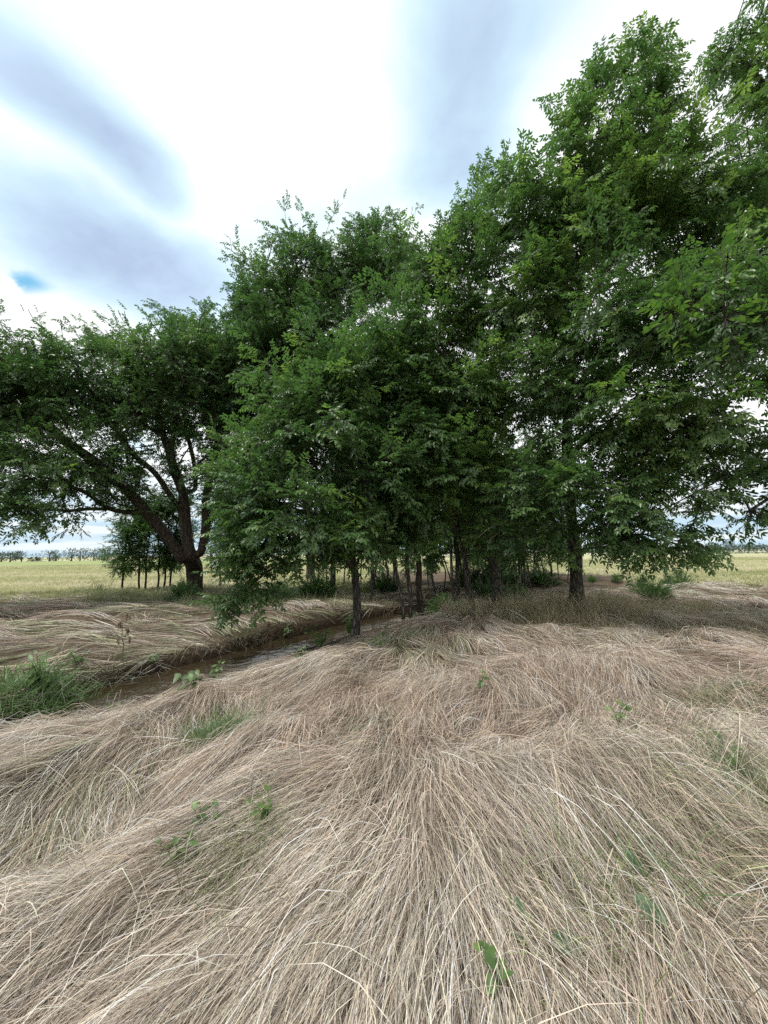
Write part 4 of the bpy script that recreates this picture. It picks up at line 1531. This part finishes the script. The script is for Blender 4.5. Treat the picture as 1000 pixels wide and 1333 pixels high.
def weed(name, label, loc, hgt, nstem, nleaf, L, W, mat, seed, stem=M_GREENSTEM, spread=0.5, pitch=0.2, cat='weed', group=None, blunt=False, r=0.004):
    rs_i = np.random.RandomState(seed)
    root = tag(empty(name, loc), label, cat, group)
    me = leaf_mesh(L, W, mat, blunt=blunt)
    for k in range(nstem):
        a = rs_i.rand() * 6.28
        ln = rs_i.uniform(0.2, 1) * spread if nstem > 1 else 0.15 * spread
        h = hgt * rs_i.uniform(0.75, 1.05)
        pts = [np.array([math.cos(a) * ln * h * t_ ** 1.6, math.sin(a) * ln * h * t_ ** 1.6, h * t_ - 0.04 * (t_ == 0)]) for t_ in (0, 0.25, 0.5, 0.75, 1.0)]
        V, Fa = tube_path(pts, [r, r, r * 0.9, r * 0.7, r * 0.4])
        part_mesh('stem', V, Fa, stem, root)
        for i in range(nleaf):
            f = 0.3 + 0.7 * (i + 0.7) / nleaf
            q = pts[min(3, int(f * 4))] + (pts[min(4, int(f * 4) + 1)] - pts[min(3, int(f * 4))]) * (f * 4 - min(3, int(f * 4)))
            place_leaf(me, root, q, i * 2.4 + rs_i.normal(0, 0.4), pitch + rs_i.normal(0, 0.3) + 0.35 * f, rs_i.normal(0, 0.25), rs_i.uniform(0.65, 1.1) * (1.1 - 0.35 * f))
    return root


weed('broad_leaf_weed', 'broad leaved green weed growing at the near edge of the creek', gp(238, 915), 0.36, 4, 5, 0.15, 0.085, M_WEED, 201, spread=0.5)
weed('broad_leaf_weed', 'yellow green leafy weed beside the broad leaved one by the water', gp(280, 897), 0.36, 5, 6, 0.11, 0.055, M_WEED, 202, spread=0.5)
weed('bank_bush', 'bright green leafy bush on the bank below the hanging boughs', gp(418, 848), 0.5, 10, 8, 0.12, 0.045, M_WEED, 203, spread=0.75, cat='bush', r=0.005)
weed('bank_bush', 'dark leafy bush against the trunk in the creek bend', gp(455, 832), 0.6, 9, 8, 0.12, 0.05, M_WEED, 204, spread=0.6, cat='bush', r=0.005)
weed('pale_weed', 'pale grey green weed on the near bank by the dark pool', gp(328, 886), 0.2, 7, 6, 0.07, 0.04, M_PALEWEED, 205, spread=0.9)
weed('pale_weed', 'pale weed on the far mud bank above the water', gp(172, 893), 0.13, 5, 5, 0.06, 0.04, M_PALEWEED, 206, spread=0.9)
weed('tall_weed', 'tall green leafy weed behind the lush grass at left', gp(52, 905), 0.62, 3, 9, 0.24, 0.085, M_WEED, 207, spread=0.35, r=0.007)
weed('tall_weed', 'green weed with narrow leaves on the far bank at left', gp(100, 872), 0.32, 4, 6, 0.13, 0.045, M_WEED, 208, spread=0.5)
weed('bank_weed', 'narrow leaved green weed overhanging the dark pool from the far bank', gp(372, 838), 0.4, 6, 6, 0.13, 0.04, M_WEED, 209, spread=0.8)
weed('bank_weed', 'green weed at the crest of the near bank between the pool and the straw', gp(388, 868), 0.3, 5, 5, 0.09, 0.045, M_WEED, 210, spread=0.8)
weed('bank_weed', 'small leafy weed low on the near bank beside the two pale flowers', gp(150, 935), 0.2, 4, 5, 0.08, 0.04, M_WEED, 211, spread=0.8)
weed('bank_weed', 'small leafy weed on the far bank just right of the dry brown stalk', gp(200, 868), 0.2, 5, 5, 0.08, 0.035, M_WEED, 212, spread=0.8)
for i, (px, py, h_, lab) in enumerate(((262, 1106, 0.1, 'small green sprig in the straw at lower left'),
                                       (230, 1142, 0.09, 'tiny green sprig below the other at lower left'),
                                       (348, 1092, 0.08, 'tiny green sprig right of the lower left sprigs'),
                                       (625, 908, 0.16, 'small green sprig in the middle of the straw slope'),
                                       (497, 852, 0.16, 'small green weed at the crest near the slim trunks'),
                                       (498, 836, 0.2, 'small green weed on the crest closest to the slim trunks'),
                                       (806, 958, 0.14, 'pale green sprig in the straw at right'),
                                       (945, 1032, 0.16, 'bright green low weed at the right side of the straw'),
                                       (652, 1330, 0.08, 'small bright green leaf pair at the bottom edge'))):
    weed('small_weed', lab, gp(px, py) + np.array([0, 0, 0.05]), h_ + 0.06, 3, 4, 0.06 + h_ * 0.15, 0.035 + h_ * 0.05, M_WEED, 220 + i, spread=0.8, group='small green sprigs in the dry grass', r=0.0025)


def leaf_plant(label, px, py, spec, seed):
    g = gp(px, py) + np.array([0, 0, 0.01])
    rs_i = np.random.RandomState(seed)
    root = tag(empty('broad_leaf_weed', g), label, 'weed')
    for dx, dy, h_, L, W, az, pt in spec:
        me = leaf_mesh(L, W, M_WEED2, 0.12, 0.12, True)
        V, Fa = tube_path([(0, 0, -0.04), (dx * 0.5, dy * 0.5, h_ * 0.7), (dx, dy, h_)], 0.0035)
        part_mesh('stem', V, Fa, M_GREENSTEM, root)
        place_leaf(me, root, (dx, dy, h_), az, pt, rs_i.normal(0, 0.15))
    return root


M_WEED2 = leaf_mat('broad_weed_leaf', (0.055, 0.10, 0.055), (0.075, 0.13, 0.07), (0.10, 0.165, 0.08), 0.2, 0.5, 0.4, False)
_t = M_WEED2.node_tree
_p = _t.nodes['Principled BSDF']
_src = _p.inputs['Base Color'].links[0].from_socket
_tc = N(_t, 'ShaderNodeTexCoord')
_w = N(_t, 'ShaderNodeTexWave')
_w.bands_direction = 'DIAGONAL'
_w.inputs['Scale'].default_value = 30
_w.inputs['Distortion'].default_value = 1.5
_t.links.new(_tc.outputs['Object'], _w.inputs['Vector'])
_n = noise(_t, _tc.outputs['Object'], 38, 4, 0.6)
_c = mixc(_t, math_n(_t, 'MULTIPLY', maprange(_t, _w.outputs['Fac'], 0.86, 0.98), 0.5), _src, (0.16, 0.21, 0.11))
_c = mixc(_t, math_n(_t, 'MULTIPLY', maprange(_t, _n.outputs['Fac'], 0.6, 0.7), 0.6), _c, (0.16, 0.13, 0.06))
_t.links.new(_c, _p.inputs['Base Color'])
leaf_plant('broad flat green leaf poking through the straw at the bottom', 745, 1290,
           [(-0.06, 0.0, 0.13, 0.14, 0.075, -1.25, 0.2), (-0.14, 0.04, 0.11, 0.08, 0.025, 0.9, 0.3), (-0.12, 0.1, 0.12, 0.08, 0.026, 0.2, 0.7)], 301)
leaf_plant('green leaves half buried in the straw at lower right', 858, 1195,
           [(-0.02, 0.04, 0.12, 0.10, 0.05, 0.3, 0.6), (0.05, 0.0, 0.12, 0.10, 0.04, -1.0, 0.1), (0.0, -0.05, 0.1, 0.08, 0.04, 1.6, 0.2), (0.03, 0.05, 0.13, 0.09, 0.04, -0.3, 0.5)], 302)
leaf_plant('single grey green leaf in the straw right of the broad flat leaf', 872, 1262,
           [(0.0, 0.0, 0.13, 0.11, 0.06, 0.5, 0.5)], 303)


# dry stalks
def dry_stalk(label, loc, hgt, heads, seed, lean=0.08):
    rs_i = np.random.RandomState(seed)
    root = tag(empty('dry_weed_stalk', loc), label, 'dry weed')
    ts = np.linspace(0, 1, 7)
    pts = [np.array([-lean * hgt * t_ + rs_i.normal(0, 0.012), rs_i.normal(0, 0.012), hgt * t_ - 0.03]) for t_ in ts]
    V, Fa = tube_path(pts, list(np.linspace(0.008, 0.004, 7)))
    part_mesh('stem', V, Fa, M_DRYSTEM, root)
    for k in range(heads):
        f = 0.55 + 0.45 * k / max(1, heads - 1)
        q = pts[min(6, int(f * 6))]
        a = rs_i.rand() * 6.28
        e = q + np.array([math.cos(a) * 0.09, math.sin(a) * 0.05, 0.06])
        V, Fa = tube_path([q, (q + e) / 2 + (0, 0, -0.01), e], 0.003)
        b = part_mesh('side_shoot', V, Fa, M_DRYSTEM, root)
        V, Fa = [], []
        for j in range(26):
            c = e + np.array([rs_i.normal(0, 0.014), rs_i.normal(0, 0.014), rs_i.uniform(-0.05, 0.06)])
            o_ = len(V)
            r_ = rs_i.uniform(0.006, 0.012)
            V += [c + r_ * np.array(v_) for v_ in ((1, 0, 0), (-1, 0, 0), (0, 1, 0), (0, -1, 0), (0, 0, 1.4), (0, 0, -1.4))]
            Fa += [tuple(o_ + z_ for z_ in f_) for f_ in ((0, 2, 4), (2, 1, 4), (1, 3, 4), (3, 0, 4), (2, 0, 5), (1, 2, 5), (3, 1, 5), (0, 3, 5))]
        part_mesh('seed_head', V, Fa, M_SEED, b, False)
    return root


dry_stalk('dry brown weed stalk standing on the far bank above the water', gp(162, 868), 0.78, 7, 401, 0.13)
dry_stalk('dry brown weed stalk hanging over the dark pool by the near bank', gp(350, 872), 0.75, 5, 402, -0.02)
dry_stalk('thin dry stem standing in front of the middle trunk', gp(585, 842), 0.6, 2, 403, 0.15)

# pale scraps by the water
M_WHITE, _t, _p = new_mat('pale_petal')
_p.inputs['Base Color'].default_value = (0.72, 0.74, 0.82, 1)
_p.inputs['Roughness'].default_value = 0.6
pm = leaf_mesh(0.05, 0.028, M_WHITE)
for (px, py, lab) in ((128, 931, 'small white flower at the near edge of the water'), (104, 937, 'small lilac white flower left of the other by the water')):
    g = at_z(px, py, WATER_Z + 0.03)
    root = tag(empty('small_flower', g), lab, 'flower', 'small pale flowers by the water')
    V, Fa = tube_path([(0, 0, -0.1), (0, 0, 0)], 0.003)
    part_mesh('stem', V, Fa, M_GREENSTEM, root)
    for k in range(5):
        o = place_leaf(pm, root, (0, 0, 0), k * 1.257 + px, 0.35, 0)
        o.name = 'petal'

# tangle of dead twigs on the far bank at left
rs_i = np.random.RandomState(77)
V, Fa = [], []
for k in range(150):
    a0 = gp(rs_i.uniform(15, 215), rs_i.uniform(880, 955)) if k < 110 else gp(rs_i.uniform(240, 340), rs_i.uniform(835, 870))
    az = rs_i.normal(-0.9, 0.8)
    L = rs_i.uniform(0.25, 0.8)
    p0 = a0 + np.array([0, 0, 0.03])
    p2 = p0 + L * np.array([math.cos(az), math.sin(az) * 0.6, rs_i.uniform(-0.1, 0.5)])
    p1 = (p0 + p2) / 2 + rs_i.normal(0, 0.06, 3) + (0, 0, 0.08)
    v_, f_ = tube_path([p0, p1, p2], [0.005, 0.004, 0.002], 3)
    o_ = len(V)
    V += v_
    Fa += [tuple(o_ + z_ for z_ in f) for f in f_]
o = part_mesh('dead_twigs', V, Fa, M_TWIGPALE, None)
tag(o, 'tangle of pale dead twigs on the bank at the left end of the creek', 'twigs', kind='stuff')

# tall spiky tuft in front of the left field
tp = standing(*ground_pt(130, 17.0)[:2], 0.45, 0.3, 60, (0.8, 1.25), 0.02, GREENISH, 57, 0.3, 10, 0.5)
ribbon('spiky_grass', *tp, M_GRASS, 'tall spiky grass tuft at the edge of the left field')

# ------------------------------------------------------------------ near boughs: leaves one by one
TREE_A = [o for o in C.objects if o.parent is None and 'tallest tree' in o.get('label', '')][0]
TREE_E = [o for o in C.objects if o.parent is None and 'right edge' in o.get('label', '')][0]
M_BRIGHT = leaf_mat('young_ash_leaf', (0.06, 0.13, 0.035), (0.10, 0.19, 0.045), (0.17, 0.28, 0.06), 0.3, 0.4, 0.45, False)
lm = [leaf_mesh(0.125, 0.052, M_BRIGHT, c_, f_) for c_, f_ in ((0.2, 0.25), (0.35, 0.15), (0.1, 0.4))]
eb = np.array(TREE_E.location)
rs_i = np.random.RandomState(88)
bough_tips = [(945, 295, 5.2), (870, 360, 5.0), (835, 400, 4.8), (845, 430, 4.7), (905, 440, 4.8), (930, 380, 4.9), (990, 385, 4.6), (980, 420, 4.7),
              (890, 395, 4.8), (925, 320, 5.2), (955, 350, 5.0), (865, 445, 4.9), (900, 355, 5.1), (985, 520, 4.8), (960, 520, 5.0), (940, 470, 5.0),
              (820, 545, 6.0), (875, 335, 5.3), (980, 310, 5.2), (1010, 400, 4.6), (910, 415, 4.7), (860, 385, 4.9), (800, 495, 6.0), (890, 470, 5.2), (975, 460, 4.8)]
b0 = eb + np.array([-0.2, -0.1, 3.3])
b1_ = at(985, 430, 5.2)
b2_ = at(900, 400, 5.0)
mid = (b0 + b1_) / 2 + np.array([0, 0, 0.25])
V, Fa = tube_path([b0 - eb, mid - eb, b1_ - eb, b2_ - eb, at(850, 410, 4.9) - eb], [0.03, 0.018, 0.011, 0.007, 0.004], 6)
part_mesh('bough', V, Fa, M_TWIG, TREE_E)
spine = np.array([mid, (mid + b1_) / 2, b1_, (b1_ + b2_) / 2, b2_, (b2_ + at(850, 410, 4.9)) / 2])
for px, py, Y in bough_tips:
    tip = at(px, py, Y)
    a = spine[np.argmin(np.linalg.norm(spine - tip, axis=1))]
    d = tip - a
    L = np.linalg.norm(d)
    V, Fa = tube_path([a - eb, (a + d * 0.5) - eb + np.array([0, 0, 0.06 * L]), tip - eb], [0.008, 0.006, 0.003], 4)
    spray = part_mesh('leaf_spray', V, Fa, M_TWIG, TREE_E)
    az0 = math.atan2(-d[0], d[1])
    for k in range(11):
        f = 0.0 if k == 10 else (k // 2) / 5
        q = tip - d / L * 0.30 * (1 - f) - eb if k < 10 else tip - eb
        sgn = 1 if k % 2 else -1
        place_leaf(lm[rs_i.randint(3)], spray, q, az0 + (sgn * rs_i.uniform(0.8, 1.3) if k < 10 else 0), -0.35 + rs_i.normal(0, 0.3), rs_i.normal(0, 0.3), rs_i.uniform(0.8, 1.15))

# dead bits on the tall right tree
ba = np.array(TREE_A.location)
for pth, r_, nm, mt in (([(752, 770, 9.3), (740, 758, 9.2), (727, 753, 9.1)], [0.022, 0.016, 0.008], 'broken_branch', M_BARK),
                        ([(745, 700, 8.8), (715, 712, 8.3), (690, 722, 8.0)], [0.012, 0.009, 0.004], 'dead_branch', M_TWIGPALE),
                        ([(720, 690, 8.6), (700, 706, 8.2), (684, 700, 8.0)], [0.012, 0.008, 0.004], 'dead_branch', M_TWIGPALE),
                        ([(660, 680, 8.4), (636, 688, 8.2), (622, 700, 8.1)], [0.012, 0.008, 0.004], 'dead_branch', M_TWIGPALE),
                        ([(655, 690, 8.4), (640, 700, 8.2), (634, 712, 8.1)], [0.01, 0.007, 0.003], 'dead_branch', M_TWIGPALE)):
    V, Fa = tube_path([at(*q) - ba for q in pth], r_, 5)
    part_mesh(nm, V, Fa, mt, TREE_A)

# ------------------------------------------------------------------ field stubble near enough to show
rs_i = np.random.RandomState(99)


def tuft(seed, n, h, wid, mat, cols):
    rs_t = np.random.RandomState(seed)
    V, Fa = [], []
    for k in range(n):
        a = rs_t.rand() * 6.28
        p0 = np.array([rs_t.normal(0, 0.06), rs_t.normal(0, 0.06), -0.03])
        hh = h * rs_t.uniform(0.5, 1.1)
        ln = rs_t.uniform(0.2, 1.3)
        p1 = p0 + np.array([math.cos(a) * ln * hh * 0.4, math.sin(a) * ln * hh * 0.4, hh * 0.6])
        p2 = p1 + np.array([math.cos(a) * ln * hh * 0.7, math.sin(a) * ln * hh * 0.7, hh * 0.3])
        sd_ = np.array([-math.sin(a), math.cos(a), 0]) * wid / 2
        o_ = len(V)
        V += [p0 - sd_, p0 + sd_, p1 - sd_, p1 + sd_, p2]
        Fa += [(o_, o_ + 1, o_ + 3, o_ + 2), (o_ + 2, o_ + 3, o_ + 4)]
    me = bpy.data.meshes.new('tuft')
    me.from_pydata([tuple(v) for v in V], [], Fa)
    me.materials.append(mat)
    return bpy.data.objects.new('tuft', me)


M_STUB = leaf_mat('field_stubble_blade', (0.22, 0.245, 0.11), (0.39, 0.385, 0.225), (0.55, 0.51, 0.37), 0.25, 0.6, 0.2)
NG_STUB = node_group('field_stubble', [tuft(500 + i, 12, 0.16, 0.016, M_STUB, None) for i in range(5)])
NVAR[NG_STUB] = 5
n = 70000
yy = 12 + (70 - 12) * rs_i.rand(n) ** 1.7
xx = rs_i.uniform(-1.15, 1.15, n) * yy
zf = zones(xx, yy)[:, 0]
k = rs_i.rand(n) < zf
xx, yy = xx[k], yy[k]
pt = np.stack((xx, yy, H(xx, yy)), -1)
az = rs_i.rand(len(xx)) * 6.28
tn = np.clip(0.5 + 0.9 * fbm(xx * 0.15, yy * 0.8, 0.5, 3) + rs_i.normal(0, 0.15, len(xx)), 0, 1)
st_ = crown('field_stubble', pt, np.stack((np.cos(az), np.sin(az), 0 * az), -1), rs_i.uniform(0.5, 1.3, len(xx)) * (1 + yy / 60), tn, NG_STUB, 5, rs_i, None)
tag(st_, 'short pale mown stubble of the hay field', 'stubble', kind='stuff')

# ------------------------------------------------------------------ far things
FT = [(-8, 150, 4.2), (12, 158, 3.6), (40, 165, 4.6), (66, 160, 5.2), (84, 172, 4.4), (104, 165, 4.8), (122, 160, 4.2)]
far_labels = ['far small tree cut by the left frame edge', 'low far tree left of the gap on the left horizon', 'far tree with a low rounded crown, third from the left frame edge',
              'widest far tree on the left horizon', 'far tree right beside the widest one on the left horizon', 'far tree close left of the sapling row', 'far tree next to the leftmost sapling']
FT = [(2, 160, 4.4), (13, 150, 4.0), (28, 160, 3.4), (48, 165, 2.2), (64, 160, 4.6), (73, 168, 4.2), (93, 155, 4.8), (104, 160, 4.2), (122, 160, 4.0), (136, 158, 4.4)]
FT = [f for f in FT]
far_labels = ['far small tree at the very left frame edge', 'rounded far tree with a thick crown near the left frame edge', 'flat far tree trailing right of the rounded one',
              'tiny far bush between the two far tree pairs', 'far tree with the tallest crown of the middle pair', 'far tree leaning against the tallest of the middle pair',
              'far tree left in the third far pair', 'far tree right in the third far pair', 'far tree peeping out below the sapling leaves', 'far tree mostly hidden behind the leftmost sapling']
for i, ((px, Y, h_), lab) in enumerate(zip(FT, far_labels)):
    g = ground_pt(px, Y)
    rs_f = np.random.RandomState(600 + i)
    h_ *= rs_f.uniform(1.0, 1.5)
    root = tag(empty('far_tree', g), lab, 'tree', 'far trees on the left horizon')
    V, Fa = tube_path([(0, 0, -0.2), (0.1, 0, h_ * 0.3), (0.3 * rs_f.normal(), 0, h_ * 0.75)], [0.25, 0.2, 0.1], 6)
    part_mesh('trunk', V, Fa, M_BARK, root)
    n = 260
    v = rs_f.normal(0, 1, (n, 3))
    v /= np.linalg.norm(v, axis=1)[:, None]
    lob = rs_f.randint(0, 4, n)
    cx_ = rs_f.normal(0, rs_f.uniform(1.2, 2.6), 4)[lob]
    cz_ = rs_f.normal(h_ * 0.46, 0.6, 4)[lob]
    q = v * (rs_f.rand(n) ** 0.4)[:, None] * np.array([2.2, 2.0, h_ * 0.34]) + np.stack((cx_, 0 * cx_, cz_), -1)
    crown('crown', q, v + np.array([0, 0, 0.2]), rs_f.uniform(1.1, 2.0, n), rs_f.rand(n), NG_FAR, 4, rs_f, root)

# far road, hedge bank and woodland at the right
M_ROAD, t, p = new_mat('pale_gravel_road')
nn = noise(t, N(t, 'ShaderNodeNewGeometry').outputs['Position'], 0.7, 4)
t.links.new(mixc(t, nn.outputs['Fac'], (0.42, 0.40, 0.36), (0.6, 0.58, 0.54)), p.inputs['Base Color'])
p.inputs['Roughness'].default_value = 0.9
xs = np.linspace(20, 420, 60)
rv = np.concatenate((np.stack((xs, 196 + 0 * xs, H(xs, 196 + 0 * xs) + 0.12), -1), np.stack((xs, 208 + 0 * xs, H(xs, 208 + 0 * xs) + 0.2), -1)))
rf = [(i, i + 1, 61 + i, 60 + i) for i in range(59)]
tag(mesh_np('road', rv, np.array(rf), 4, M_ROAD), kind='structure')


def far_mass(name, label, x0, x1, y0, y1, h, n, size, seed, cat):
    rs_f = np.random.RandomState(seed)
    x = rs_f.uniform(x0, x1, n)
    y = rs_f.uniform(y0, y1, n)
    top = h * (0.6 + 0.9 * np.clip(fbm(x, y, 0.06, 3) + 0.5, 0, 1.2))
    z = H(x, y) + rs_f.rand(n) ** 0.7 * top
    d = rs_f.normal(0, 1, (n, 3)) + np.array([0, -0.3, 0.3])
    o = crown(name, np.stack((x, y, z), -1), d, size * rs_f.uniform(0.7, 1.3, n), np.clip(rs_f.normal(0.4, 0.25, n), 0, 1), NG_FAR, 4, rs_f, None)
    return tag(o, label, cat, kind='stuff')


far_mass('far_woodland', 'low dark band of woodland beyond the far road at right', 110, 420, 232, 250, 3.3, 5200, 3.6, 701, 'woodland')
far_mass('far_hedge', 'dark low hedge strip in front of the far road at right', 92, 142, 126, 129, 0.45, 900, 1.0, 702, 'hedge')
far_mass('far_woodland', 'faint dark strip of far trees behind the grove', -60, 110, 330, 350, 4.0, 2500, 4.5, 703, 'woodland')

# far grey lattice tower and plant
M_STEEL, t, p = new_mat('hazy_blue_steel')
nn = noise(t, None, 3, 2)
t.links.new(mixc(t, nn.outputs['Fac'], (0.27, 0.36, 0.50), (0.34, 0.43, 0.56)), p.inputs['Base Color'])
p.inputs['Roughness'].default_value = 0.6
TY = 420.0
g = ground_pt(952, TY)
root = tag(empty('industrial_tower', g), 'pale blue grey industrial tower far beyond the woodland at right', 'tower')


def bars(name, lst, r):
    V, Fa = [], []
    for a, b in lst:
        v_, f_ = tube_path([a, b], r, 4)
        o_ = len(V)
        V += v_
        Fa += [tuple(o_ + z_ for z_ in f) for f in f_]
    return part_mesh(name, V, Fa, M_STEEL, root, False)


def lattice(x0, wd, h, name):
    L_ = []
    for sx_ in (-1, 1):
        for sy_ in (-1, 1):
            L_.append(((x0 + sx_ * wd, sy_ * wd, 0), (x0 + sx_ * wd * 0.6, sy_ * wd * 0.6, h)))
    for k_ in range(5):
        z0, z1 = h * k_ / 5, h * (k_ + 1) / 5
        for sy_ in (-1, 1):
            L_.append(((x0 - wd, sy_ * wd, z0), (x0 + wd, sy_ * wd, z1)))
            L_.append(((x0 + wd, sy_ * wd, z0), (x0 - wd, sy_ * wd, z1)))
            L_.append(((x0 - wd, sy_ * wd, z1), (x0 + wd, sy_ * wd, z1)))
    return bars(name, L_, 0.28)


lattice(-2.5, 1.6, 12.5, 'lattice_tower')
lattice(3.5, 1.3, 13.5, 'lattice_tower')
bars('conveyor', [((-9, 0, 6.5), (-2.5, 0, 12.5)), ((-9, 0, 5.2), (-2.5, 0, 11.2)), ((-2.5, 0, 12.2), (3.5, 0, 12.4)), ((-2.5, 0, 8.5), (3.5, 0, 9.5))], 0.4)
bars('mast', [((-6.5, 0, 3), (-7.5, 0, 18.5))], 0.3)
bars('silo', [((-12.5, 0, 0), (-12.5, 0, 9.0))], 1.1)
bars('silo', [((0.5, 0, 0), (0.5, 0, 8.2))], 1.9)
